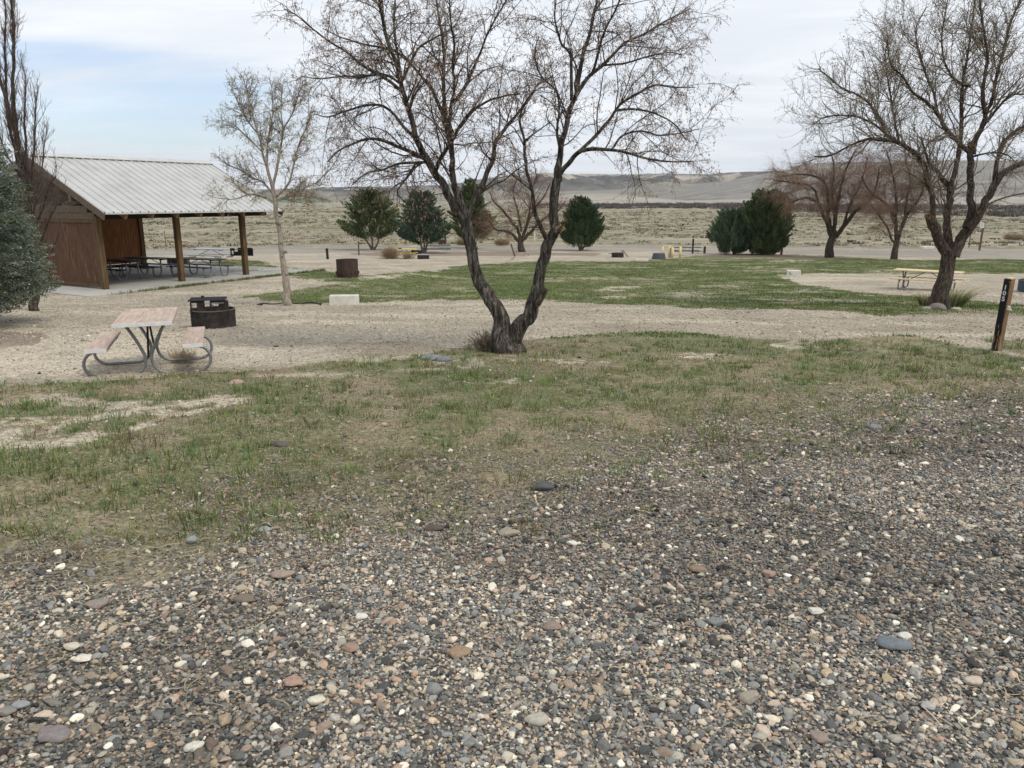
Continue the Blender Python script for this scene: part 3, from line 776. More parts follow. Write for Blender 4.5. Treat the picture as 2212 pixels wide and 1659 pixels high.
def build_tree(root, conv, limbs, Yb, barkm, twigm, specs, ridges=.16, ntrunk=2, minsteps=.05, k0=14, pods=None, local=True):
    raw = limb_pts(conv, limbs, Yb, None)
    o0 = np.array(root.location)
    Vt, Qt = [], []; off = 0; limbsP = []
    for i, L_ in enumerate(raw):
        c = catmull(L_, max(minsteps, L_[:, 3].min() * .8))
        p = c[:, :3].copy(); r = np.abs(c[:, 3])
        p += (np.stack([fbm(np.arange(len(p)) * .35, np.full(len(p), i * 9.1 + a * 3.3), 1, 2, 5) for a in range(3)], -1) - .5) * (r[:, None] * .9)
        limbsP.append((p, r))
        k = k0 * 2 if r[0] > .06 and ridges > .1 else (k0 if r[0] > .03 else 7)
        v, q_ = tube_batch(p[None], r[None], k, ridges if r[0] > .02 else 0, i * 3)
        Vt.append(v - o0); Qt.append(q_ + off); off += len(v)
    tr = link('trunk', np_mesh('trunk', np.concatenate(Vt), np.concatenate(Qt)), barkm, root, True)
    par = limbsP[ntrunk:] if len(limbsP) > ntrunk else limbsP
    lv = []; cur = par; src = {0: par}
    for sp_ in specs:
        base = sum((src[j] for j in sp_.get('from', [len(src) - 1])), [])
        P, Rr = grow(base, sp_['n'], sp_.get('s0', .15), sp_.get('s1', 1), sp_['L'], sp_['seg'], sp_['ang'], sp_['trop'], sp_['wig'], sp_.get('rf', .6), sp_['rmin'], sp_['tip'], sp_.get('bias'))
        src[len(src)] = as_list(P, Rr); lv.append((P, Rr, sp_.get('k', 3)))
    Vt, Qt = [], []; off = 0
    for P, Rr, k in lv:
        v, q_ = tube_batch(P, Rr, k); Vt.append(v - o0); Qt.append(q_ + off); off += len(v)
    br = link('crown', np_mesh('crown', np.concatenate(Vt), np.concatenate(Qt)), twigm, root, True)
    for pd in (pods or []):
        lvs = [(lv[j][0] - o0, lv[j][1]) for j in pd.get('lv', [-1])]
        hang(lvs, pd['n'], pd.get('s0', .3), pd['size'], pd['w'], pd.get('down', 1), pd['name'], pd['mat'], root, spread=pd.get('spread', .01))
    return limbsP, lv

# --- the big forked tree in the middle
cT = Conv(1.1439, 1100, 0)
Lf = [
 ([(1075, 1612, 60), (1052, 1560, 48), (1042, 1480, 38), (1012, 1420, 33), (975, 1360, 31), (937, 1300, 30), (915, 1240, 27), (903, 1180, 27), (895, 1120, 27), (882, 1060, 28), (868, 1005, 27)], 0, .15),
 ([(1085, 1612, 56), (1100, 1550, 44), (1130, 1480, 35), (1165, 1420, 31), (1195, 1350, 28), (1213, 1280, 26), (1228, 1200, 24), (1250, 1120, 24), (1285, 1050, 22), (1276, 980, 20), (1275, 900, 20), (1290, 820, 18)], 0, -.15),
 ([(870, 1015, 23), (830, 970, 19), (800, 910, 18), (770, 850, 17), (735, 790, 17), (700, 730, 16), (670, 690, 14), (650, 640, 13), (630, 570, 12), (610, 500, 11), (590, 430, 10), (575, 380, 10), (560, 300, 9), (530, 230, 9), (505, 150, 8), (490, 80, 7), (480, 0, 6), (470, -90, 4), (440, -190, 2)], .15, -.4),
 (fillr([(577, 380), (570, 300), (555, 220), (545, 120), (550, 0), (555, -90), (570, -200)], 7, 2), -.15, .5),
 ([(866, 1010, 23), (850, 930, 19), (825, 870, 16), (815, 800, 14), (810, 720, 12), (800, 650, 11), (785, 580, 10), (778, 480, 9), (770, 380, 8), (775, 280, 7), (765, 180, 6), (750, 80, 5), (735, -40, 3), (740, -180, 2)], .15, .9),
 (fillr([(812, 700), (805, 600), (800, 520), (820, 400), (815, 300), (820, 200), (805, 100), (800, 0), (800, -80), (810, -190)], 9, 2), .35, -.8),
 (fillr([(735, 785), (760, 720), (800, 660), (850, 570), (900, 510), (970, 465), (1050, 440), (1120, 430)], 10, 3), -.05, -.9),
 (fillr([(818, 470), (845, 440), (880, 380), (910, 310), (940, 240), (975, 150), (1030, 50), (1060, 0), (1090, -70), (1130, -170)], 8, 2), .2, .3),
 (fillr([(875, 1010), (900, 940), (940, 860), (975, 780), (1000, 720), (1010, 650), (1060, 580), (1110, 520), (1170, 440), (1200, 390), (1270, 350)], 14, 2.5), .15, .8),
 (fillr([(712, 745), (640, 700), (560, 670), (500, 645), (430, 635), (350, 660), (290, 690), (240, 740)], 10, 2.5), .0, -.9),
 (fillr([(655, 645), (600, 590), (540, 520), (480, 480), (400, 485), (320, 510), (240, 535), (180, 520)], 9, 2), -.1, .9),
 (fillr([(592, 430), (520, 370), (450, 330), (390, 290), (330, 240), (250, 190), (170, 130), (100, 70), (40, 40)], 8, 2), -.2, -.9),
 (fillr([(578, 385), (500, 340), (400, 350), (300, 350), (200, 360), (120, 350)], 6, 2), -.2, .5),
 (fillr([(790, 600), (740, 450), (690, 370), (640, 310), (560, 240), (500, 220), (400, 200), (300, 170), (220, 130)], 9, 2), .5, 1.2),
 (fillr([(685, 742), (620, 745), (560, 750), (490, 780), (420, 790), (350, 850)], 7, 2), .0, .8),
 (fillr([(650, 745), (590, 830), (560, 880), (600, 930)], 5, 2), .1, .4),
 (fillr([(580, 380), (620, 290), (660, 220), (740, 170), (820, 120), (860, 40)], 7, 2), -.15, .3),
 (fillr([(700, 730), (650, 760), (600, 820), (540, 860), (500, 930)], 5, 1.5), 0, -.6),
 ([(1290, 825, 18), (1300, 740, 14), (1310, 660, 13), (1330, 590, 12), (1345, 520, 11), (1375, 440, 10), (1385, 390, 10), (1400, 320, 8), (1410, 240, 8), (1440, 160, 7), (1460, 60, 6), (1490, -60, 4), (1500, -180, 2)], -.15, .3),
 (fillr([(1360, 460), (1355, 330), (1350, 250), (1310, 200), (1290, 130), (1280, 60), (1290, -60), (1280, -170)], 8, 2), -.05, -.8),
 (fillr([(1375, 445), (1430, 360), (1500, 300), (1600, 200), (1700, 150), (1800, 90), (1900, 40)], 10, 2), 0, .8),
 (fillr([(1450, 345), (1480, 240), (1510, 140), (1560, 40), (1600, -50), (1640, -150)], 7, 2), .1, -.6),
 (fillr([(1500, 300), (1600, 290), (1700, 260), (1800, 240), (1860, 250)], 5, 2), .3, -.5),
 (fillr([(1295, 815), (1340, 750), (1390, 695), (1450, 680), (1530, 685), (1620, 700), (1720, 730), (1830, 740), (1900, 740)], 12, 2.2), -.15, -1.0),
 (fillr([(1388, 697), (1450, 640), (1520, 560), (1580, 480), (1660, 430), (1740, 390), (1830, 400), (1920, 400)], 9, 2), -.3, .8),
 (fillr([(1540, 685), (1590, 620), (1680, 600), (1760, 620), (1850, 610), (1940, 590)], 6, 2), -.6, .3),
 (fillr([(1560, 505), (1640, 500), (1740, 520), (1830, 570), (1880, 640)], 6, 2), 0, -.8),
 (fillr([(1252, 1120), (1210, 1020), (1185, 950), (1175, 860), (1150, 760), (1140, 640), (1120, 560), (1140, 480), (1180, 420)], 11, 3), -.1, -.7),
 (fillr([(1176, 870), (1110, 820), (1060, 780), (1030, 750)], 5, 2), -.3, -.8),
 (fillr([(1143, 645), (1200, 600), (1260, 560)], 5, 2), -.5, -.2),
 (fillr([(1305, 680), (1290, 600), (1300, 520), (1290, 420), (1220, 350), (1190, 260), (1200, 180)], 7, 2), -.1, .6),
]
gT = G(1095, 764); YT = gT.y
root = empty('willow_tree', gT, 0, 'large bare tree splitting into two black furrowed trunks from the ground', 'tree')
lp, lv = build_tree(root, cT, Lf, YT, M['bark_willow'], M['twig_dark'],
    [dict(n=400, L=(.35, 1.7), seg=9, ang=(48, 14), trop=(.10, -.10), wig=.17, rmin=.004, tip=.0022, k=5, s0=.12, rf=.5),
     dict(n=2800, L=(.18, .75), seg=7, ang=(48, 16), trop=(.05, -.14), wig=.20, rmin=.0026, tip=.0014, k=3, **{'from': [0, 1]}),
     dict(n=9500, L=(.07, .34), seg=5, ang=(50, 18), trop=(0, -.18), wig=.22, rmin=.0017, tip=.0010, k=3, **{'from': [1, 2]}),
     dict(n=3500, L=(.04, .20), seg=4, ang=(60, 20), trop=(.1, .05), wig=.2, rmin=.0017, tip=.001, k=3, **{'from': [0, 1]})],
    ridges=.26, ntrunk=2,
    pods=[dict(n=30000, size=.040, w=.012, lv=[1, 2], s0=.35, name='seed_pods', mat=M['pods'], down=1.2, spread=.012), dict(n=1500, size=.02, w=.012, lv=[2], name='buds', mat=M['buds'], down=0, spread=.008)])
# cut stubs and shaggy bark on the trunks
o0 = np.array(root.location)
def stub(pts, Yo, name='stub', mat='bark_dark', k=12):
    r = limb_pts(cT, [(pts, Yo, Yo)], YT, None)[0]; c = catmull(r, .02)
    v, q_ = tube_batch(c[None, :, :3], c[None, :, 3], k, .25, 7)
    n = len(c); cap = np.arange((n - 1) * k, n * k)[None]
    return link(name, np_mesh(name, v - o0, [q_, cap]), M[mat], root, True)
stub([(1200, 1395, 14), (1225, 1350, 14), (1242, 1320, 14)], -.22)
stub([(1278, 1062, 14), (1305, 1048, 14), (1318, 1040, 12)], -.24)
stub([(840, 985, 10), (805, 975, 8), (788, 965, 5)], -.05)
M['cut_old'] = noisy('cut_old', [(.05, .03, .02), (.20, .11, .06)], 20)
M['cut_wood'] = noisy('cut_wood', [(.30, .15, .07), (.45, .27, .14)], 30)
mb = MB()
for (x, y, r_) in [(1320, 1038, .022), (1300, 1050, .03)]:
    c = W(*cT(x, y), YT - .27) - Vector(o0)
    for i in range(9):
        a = rng.random() * 6.28; d = Vector((math.cos(a) * .05, -.01, math.sin(a) * .05))
        mb.beam(c, c + d * (.6 + rng.random() * .7), .006, .01)
mb.build('splinters', M['cut_wood'], root)
mb = MB()
for t in range(90):          # loose bark strips
    li = random.choice([0, 1]); p, r_ = lp[li]; i = random.randrange(5, len(p) - 3); a = random.random() * 6.28
    nrm = Vector((math.cos(a), -abs(math.sin(a)) * .6, .1)).normalized(); tt = Vector(p[i + 1] - p[i]).normalized()
    b0 = Vector(p[i]) - Vector(o0) + nrm * r_[i] * .95
    mb.beam(b0, b0 + tt * random.uniform(.03, .09) + nrm * random.uniform(.004, .03), random.uniform(.005, .014), .003, nrm)
_tr = [o for o in bpy.data.objects if o.parent == root and o.name.startswith('trunk')][0]
_me = bpy.data.meshes.new('tmp'); _me.from_pydata(mb.v, [], mb.f); _bm = bmesh.new(); _bm.from_mesh(_tr.data); _bm.from_mesh(_me); _bm.to_mesh(_tr.data); _bm.free(); bpy.data.meshes.remove(_me)
# dead sprouts at the foot of the tree
def twig_pile(name, loc, n, rad_, h, mat, label, cat, thick=.003, group=None, flat=.6):
    e = []
    P = np.zeros((n, 5, 3)); a = rng.random(n) * 6.28; rr_ = rad_ * np.sqrt(rng.random(n)) * .7
    P[:, 0] = np.stack([np.cos(a) * rr_, np.sin(a) * rr_ * flat, rng.random(n) * h * .5], -1)
    d = rng.normal(0, .6, (n, 3)); d[:, 2] = np.abs(d[:, 2]) * .8 + .2; d /= np.linalg.norm(d, axis=1, keepdims=True)
    st = (h * rng.uniform(.12, .3, n))[:, None]
    for k in range(1, 5):
        d = d + rng.normal(0, .35, (n, 3)); d /= np.linalg.norm(d, axis=1, keepdims=True); P[:, k] = P[:, k - 1] + d * st
    P[..., 2] = np.maximum(P[..., 2], .004)
    Rr = np.linspace(thick, thick * .4, 5)[None] * rng.uniform(.6, 1.6, (n, 1))
    v, q_ = tube_batch(P, Rr, 3)
    o = link(name, np_mesh(name, v, q_), mat); o.location = loc
    return tag(o, label, cat, group)
g = G(1065, 757)
twig_pile('dead_sprouts', g + Vector((-.05, -.12, 0)), 420, .34, .30, noisy('dead_sprout', [(.10, .08, .06), (.36, .29, .22)], 20, bump=0), 'tangle of dead sprouts at the left foot of the forked tree', 'brushwood', .005)
g = G(395, 778)
twig_pile('tumbleweed', g, 260, .28, .2, noisy('straw_stem', [(.42, .33, .2), (.55, .45, .3)], 9, bump=0), 'straw coloured weed under the right bench of the red picnic table', 'weed', .003)
g = G(843, 559)
twig_pile('tumbleweed', g, 900, .5, .8, noisy('weed_brown', [(.25, .18, .11), (.40, .30, .19)], 9, bump=0), 'tan tumbleweed heap against the left end of the yellow table', 'tumbleweed', .012, flat=.9)
g = G(880, 559)
twig_pile('tumbleweed', g, 260, .4, .45, bpy.data.materials['weed_brown'], 'small tumbleweed caught beneath the yellow table', 'tumbleweed', .010, flat=.7)
for i, (px, py, rr_, lb) in enumerate([(1000, 529, .8, 'brown dry bush behind the road beneath the half dead juniper'), (1085, 529, .9, 'brown dry bush left of the bare tree trunk behind the road'), (2190, 518, 1.2, 'rusty brown bush on the plain at the right edge')]):
    g = G(px, py); k = g.y / 80
    twig_pile('dry_bush', g, 900, rr_ * k, .55 * k, bpy.data.materials['weed_brown'], lb, 'bush', .014 * k, flat=.8)

# --- right tree
cR = Conv(1.2765, 3000, 0)
Lr = [
 ([(962, 1570, 50), (972, 1500, 40), (998, 1430, 37), (1010, 1350, 35), (1012, 1275, 38)], 0, 0),
 ([(1005, 1300, 28), (975, 1220, 24), (930, 1150, 24), (912, 1108, 20)], 0, -.2),
 ([(1030, 1310, 28), (1080, 1220, 26), (1120, 1150, 24), (1130, 1090, 19), (1125, 1000, 16), (1125, 900, 16), (1127, 800, 15), (1130, 740, 14)], 0, -.2),
 ([(925, 1140, 16), (935, 1090, 14), (930, 1000, 13), (905, 920, 12), (890, 850, 11), (850, 790, 11), (780, 740, 10), (700, 715, 9), (600, 710, 7), (520, 740, 5), (420, 790, 4), (330, 800, 3)], -.1, -.9),
 (fillr([(865, 805), (790, 740), (700, 690), (670, 620), (620, 540), (560, 490), (470, 450), (400, 390), (350, 350)], 9, 2.5), -.5, .6),
 (fillr([(700, 690), (640, 640), (560, 600), (470, 590), (380, 600), (320, 640)], 6, 2), 0, .4),
 (fillr([(760, 720), (740, 620), (720, 500), (700, 380), (690, 280), (710, 180)], 6, 2), -.3, 1.2),
 ([(1015, 1290, 26), (1010, 1200, 20), (1005, 1110, 18), (1025, 1000, 16), (1020, 960, 15), (1000, 930, 12), (960, 880, 10), (920, 840, 8), (900, 780, 5), (870, 700, 4)], .05, .9),
 (fillr([(1020, 980), (1040, 900), (1060, 820), (1075, 720), (1080, 600), (1080, 500), (1090, 400), (1110, 300), (1130, 150), (1150, 0), (1160, -90)], 13, 2.5), .3, 1.3),
 (fillr([(1125, 780), (1070, 730), (1000, 660), (960, 580), (900, 520), (830, 470), (780, 390), (720, 330), (700, 200)], 12, 2.5), -.2, -.9),
 (fillr([(960, 580), (940, 480), (900, 380), (860, 260), (850, 140), (900, 40)], 7, 2), -.5, .3),
 (fillr([(1138, 790), (1150, 720), (1180, 660), (1200, 590), (1190, 500), (1195, 420), (1215, 300), (1200, 180), (1180, 60), (1170, -50)], 14, 3.5), -.2, -.6),
 (fillr([(1203, 580), (1240, 500), (1260, 380), (1300, 250), (1330, 120), (1380, 0), (1400, -90)], 10, 3), -.4, .5),
 (fillr([(1130, 440), (1060, 420), (1000, 330), (980, 200), (1000, 60), (1020, -60)], 7, 2), .1, .9),
 ([(1118, 1165, 22), (1150, 1130, 20), (1200, 1040, 18), (1250, 940, 17), (1300, 880, 15), (1380, 840, 13), (1480, 800, 11), (1600, 740, 8), (1700, 640, 5)], -.2, -.7),
 (fillr([(1252, 935), (1260, 830), (1290, 740), (1340, 680), (1400, 640), (1480, 560), (1520, 420)], 12, 3), -.3, .6),
 (fillr([(1180, 660), (1260, 560), (1330, 490), (1400, 480), (1480, 470)], 7, 3), -.3, -1.0),
 (fillr([(1130, 800), (1170, 790), (1240, 780), (1310, 790), (1380, 850)], 6, 2), -.1, -.9),
]
gR = G(2032, 668)
root = empty('locust_tree', gR, 0, 'bare tree with pale green buds above the pale wooden picnic table', 'tree')
lpR, _ = build_tree(root, cR, Lr, gR.y, M['bark_dark'], M['twig_grey'],
    [dict(n=340, L=(.6, 2.4), seg=9, ang=(45, 14), trop=(.12, .02), wig=.16, rmin=.006, tip=.004, k=4, s0=.1, rf=.5),
     dict(n=2400, L=(.35, 1.2), seg=6, ang=(45, 15), trop=(.1, .02), wig=.18, rmin=.0045, tip=.0025, k=3, **{'from': [0, 1]}),
     dict(n=6000, L=(.18, .6), seg=5, ang=(48, 15), trop=(.08, 0), wig=.18, rmin=.003, tip=.0018, k=3, **{'from': [1, 2]}),
     dict(n=500, L=(.5, 1.1), seg=5, ang=(50, 15), trop=(.25, .1), wig=.1, rmin=.004, tip=.002, k=3, **{'from': [0]})],
    ridges=.24, ntrunk=3,
    pods=[dict(n=9000, size=.045, w=.022, lv=[2, 1], s0=.2, name='buds', mat=M['buds'], down=-.1, spread=.015), dict(n=9000, size=.045, w=.016, lv=[2], name='old_buds', mat=M['pods'], down=.1, spread=.015)])
for (x, y) in [(908, 1108), (1130, 738)]:
    mb = MB(); c = W(*cR(x, y), gR.y - .22) - Vector(root.location)
    for i in range(10):
        d = Vector((rng.normal(0, .7) - .5, -.4, rng.normal(0, .5))).normalized() * .11
        mb.beam(c + d * .1 + Vector((rng.normal(0, .04), 0, rng.normal(0, .04))), c + d * rng.uniform(.7, 1.2), .03, .045)
    mb.build('cut_stub', M['cut_old'], root)

# --- the two weeping trees behind it
def weeping(root, conv, limbs, Yb, k=1.0, n=(220, 2600, 11000)):
    return build_tree(root, conv, limbs, Yb, M['bark_dark'], M['twig_red'],
      [dict(n=n[0], L=(1.2 * k, 3.4 * k), seg=9, ang=(42, 14), trop=(.10, -.14), wig=.13, rmin=.012, tip=.007, k=4, s0=.2, rf=.5),
       dict(n=n[1], L=(.6 * k, 2.0 * k), seg=7, ang=(42, 15), trop=(.04, -.16), wig=.14, rmin=.007, tip=.004, k=3, **{'from': [0, 1]}),
       dict(n=n[2], L=(.4 * k, 1.5 * k), seg=6, ang=(42, 15), trop=(-.02, -.22), wig=.13, rmin=.0045, tip=.003, k=3, **{'from': [1, 2]})],
      ridges=.12, ntrunk=1, minsteps=.12, k0=10)
L5 = [([(403, 1310, 24), (410, 1255, 19), (424, 1205, 18)], 0, 0),
 (fillr([(422, 1215), (405, 1170), (380, 1110), (350, 1040), (290, 1010), (220, 1030), (180, 1050)], 12, 3), 0, -1.5),
 (fillr([(422, 1210), (400, 1100), (400, 1000), (380, 930), (330, 900), (250, 890), (160, 900)], 10, 3), 0, 1.5),
 (fillr([(350, 1040), (330, 970), (280, 940), (200, 930), (120, 920)], 6, 2), -.6, -1.5),
 (fillr([(428, 1205), (440, 1100), (455, 1000), (480, 900), (510, 820), (540, 770)], 10, 3), 0, -.5),
 (fillr([(430, 1190), (430, 1080), (420, 980), (430, 880), (420, 800), (400, 770)], 8, 2), 0, 1.2),
 (fillr([(436, 1215), (490, 1140), (550, 1070), (620, 1010), (650, 930), (660, 860)], 12, 3), 0, -1),
 (fillr([(480, 1150), (510, 1050), (560, 950), (590, 860), (600, 800)], 7, 2), 0, 1.5)]
g5 = G(1790, 556)
root = empty('weeping_tree', g5, 0, 'wide reddish bare tree just right of the two dark junipers', 'tree', 'reddish bare trees between the juniper and the road')
weeping(root, cR, L5, g5.y, .95)
L6 = [([(733, 1325, 18), (745, 1270, 15), (750, 1232, 14)], 0, 0),
 (fillr([(748, 1240), (725, 1220), (700, 1160), (660, 1100), (620, 1050)], 7, 2.5), 0, -1),
 (fillr([(748, 1240), (740, 1130), (700, 1050), (640, 1000), (600, 960), (570, 900)], 10, 3), 0, 1.2),
 (fillr([(752, 1235), (790, 1120), (840, 1050), (880, 980), (890, 900)], 10, 3), 0, -.8),
 (fillr([(742, 1150), (750, 1050), (740, 950), (720, 850), (700, 770)], 8, 2), 0, .5),
 (fillr([(790, 1120), (800, 1020), (820, 920), (800, 830), (790, 760)], 7, 2), -.3, .9)]
g6 = G(1931, 560)
root = empty('weeping_tree', g6, 0, 'narrower reddish bare tree behind the left end of the pale table', 'tree', 'reddish bare trees between the juniper and the road')
weeping(root, cR, L6, g6.y, .85, (160, 1900, 8000))
# --- bare tree behind the fork
L7 = [([(1130, 1157, 18), (1128, 1120, 14), (1127, 1105, 13)], 0, 0),
 (fillr([(1124, 1112), (1090, 1075), (1050, 1055), (1010, 1050), (980, 1010)], 8, 2.5), 0, -1),
 (fillr([(1125, 1108), (1110, 1050), (1080, 1010), (1040, 960), (1000, 920), (985, 880)], 8, 2), 0, 1.5),
 (fillr([(1130, 1105), (1145, 1050), (1165, 1000), (1190, 950), (1230, 900), (1260, 840)], 8, 2), 0, -1),
 (fillr([(1134, 1100), (1190, 1040), (1230, 1000), (1290, 970), (1330, 920)], 8, 2), 0, 1),
 (fillr([(1128, 1060), (1110, 960), (1090, 880), (1110, 810)], 5, 2), 0, .5),
 (fillr([(1150, 1040), (1170, 940), (1180, 860), (1200, 800)], 5, 2), 0, -.6)]
g7 = G(1131, 544.5)
root = empty('bare_tree', g7, 0, 'small rounded bare tree seen between the two trunks of the forked tree', 'tree')
weeping(root, cT, L7, g7.y, .8, (150, 1500, 4500))

# --- young tree beside the pavilion
cY = Conv(1.508, 800, 200)
Ly = [([(530, 1532, 26), (522, 1440, 22), (512, 1350, 20), (496, 1250, 16), (488, 1180, 15), (478, 1080, 14), (465, 1010, 13), (455, 930, 13), (440, 860, 13), (430, 800, 12)], 0, 0),
 (fillr([(430, 805), (405, 700), (380, 640), (360, 530), (320, 400), (290, 280), (260, 160)], 10, 2), 0, -.4),
 (fillr([(438, 830), (470, 680), (485, 600), (500, 480), (490, 380), (495, 220)], 9, 2), 0, .5),
 (fillr([(455, 890), (530, 810), (570, 680), (600, 560), (650, 440), (680, 330)], 7, 2), 0, -.5),
 (fillr([(470, 905), (560, 870), (620, 840), (700, 800), (770, 730)], 7, 2), 0, .5),
 (fillr([(440, 870), (380, 800), (320, 770), (250, 730), (150, 680), (80, 620)], 7, 2), 0, .6),
 (fillr([(452, 920), (380, 880), (300, 870), (200, 900), (90, 890)], 6, 2), 0, -.6),
 (fillr([(405, 695), (410, 560), (430, 440), (440, 330), (430, 200)], 6, 2), 0, .6),
 (fillr([(370, 610), (280, 520), (200, 450), (130, 420)], 5, 2), -.2, .3),
 (fillr([(345, 500), (270, 400), (220, 300), (190, 220)], 5, 2), -.2, .4),
 (fillr([(500, 480), (560, 380), (590, 280), (620, 200)], 5, 2), .2, -.3),
 (fillr([(455, 905), (520, 900), (600, 900), (690, 880)], 5, 2), 0, -.5)]
gY = G(621, 659)
root = empty('young_tree', gY, 0, 'slender pale barked young tree in front of the pavilion roof', 'tree')
build_tree(root, cY, Ly, gY.y, M['bark_young'], M['twig_grey'],
    [dict(n=190, L=(.35, 1.0), seg=8, ang=(42, 12), trop=(.08, .0), wig=.14, rmin=.006, tip=.0035, k=4, s0=.1, rf=.5),
     dict(n=1300, L=(.2, .6), seg=6, ang=(45, 14), trop=(.03, -.05), wig=.18, rmin=.004, tip=.0025, k=3, **{'from': [0, 1]}),
     dict(n=3800, L=(.1, .32), seg=4, ang=(48, 15), trop=(0, -.05), wig=.2, rmin=.003, tip=.002, k=3, **{'from': [1, 2]})],
    ridges=.1, ntrunk=1, minsteps=.06, k0=12,
    pods=[dict(n=5200, size=.05, w=.017, lv=[1, 2], s0=.4, name='seed_pods', mat=M['pods'], down=1.2, spread=.015), dict(n=1700, size=.05, w=.036, lv=[2], name='leaves', mat=M['yleaf'], down=0, spread=.03)])
# knots on its trunk
for (x, y) in [(520, 1350), (495, 1240), (515, 1215), (487, 1160), (478, 1045), (462, 1035)]:
    c = W(*cY(x, y), gY.y - .08) - Vector(root.location)
    MB().tube([c + Vector((0, .05, -.02)), c, c + Vector((0, -.03, .02))], [.05, .045, .015], 8).build('knot', M['bark_young'], root, True)
mb = MB()       # drip hose
g = gY
pts = [(g.x + .95 * math.cos(a) * (1.0 if a < 3.1 else .8), g.y + .1 + .75 * math.sin(a), 0) for a in np.linspace(R(0), R(188), 26)]
pts = [(x, y, float(gz(x, y)) + .03 + .02 * math.sin(i)) for i, (x, y, _) in enumerate(pts)]
mb.tube(pts, .02, 6)
tag(mb.build('drip_hose', noisy('black_rubber', [(.01, .01, .012), (.03, .03, .035)], 9), None, True), 'black drip hose curled behind the foot of the young tree', 'hose')

# --- poplar at the left
cP = Conv(1.275, 0, 0)
Lp = [([(180, 1590, 22), (176, 1500, 20), (168, 1350, 18), (158, 1200, 17), (145, 1050, 16), (120, 920, 15), (95, 840, 13)], 0, .1),
 (fillr([(97, 850), (80, 700), (45, 560), (15, 450), (-20, 330), (-40, 150), (-60, 0)], 13, 3), .1, .1),
 (fillr([(100, 830), (78, 620), (65, 450), (70, 300), (70, 150), (55, 0), (50, -100)], 11, 3), .1, -.1),
 (fillr([(140, 1020), (110, 820), (60, 700), (35, 560), (30, 400), (25, 250), (30, 100), (20, -60)], 9, 2.5), .1, .5),
 (fillr([(150, 1050), (140, 880), (130, 700), (125, 600), (130, 500), (128, 380)], 8, 2), .1, .4),
 (fillr([(155, 1100), (160, 900), (175, 760), (180, 600), (183, 500)], 7, 2), 0, -.3),
 (fillr([(158, 1150), (190, 980), (215, 850), (225, 740)], 6, 2), 0, .4),
 (fillr([(160, 1200), (220, 1050), (250, 950), (285, 900)], 5, 1.5), 0, -.3),
 (fillr([(165, 1350), (220, 1200), (260, 1100), (290, 1040)], 5, 1.5), 0, -.2),
 (fillr([(168, 1450), (230, 1330), (280, 1250), (300, 1180)], 5, 1.5), 0, .2),
 (fillr([(150, 1080), (100, 900), (40, 800), (0, 700), (-40, 600)], 7, 2), 0, .5)]
gP = G(75, 672)
root = empty('poplar_tree', gP, 0, 'tall narrow bare tree with purplish upright stems at the left edge', 'tree')
build_tree(root, cP, Lp, gP.y, M['bark_dark'], M['twig_purple'],
    [dict(n=230, L=(.4, 1.2), seg=8, ang=(16, 6), trop=(.30, .12), wig=.10, rmin=.006, tip=.0035, k=4, s0=.05, rf=.5),
     dict(n=900, L=(.25, .8), seg=6, ang=(22, 8), trop=(.26, .10), wig=.13, rmin=.005, tip=.003, k=3, **{'from': [0, 1]}),
     dict(n=2600, L=(.1, .3), seg=4, ang=(34, 12), trop=(.14, .1), wig=.15, rmin=.0035, tip=.002, k=3, **{'from': [1, 2]})],
    ridges=.14, ntrunk=1, minsteps=.06, k0=12)

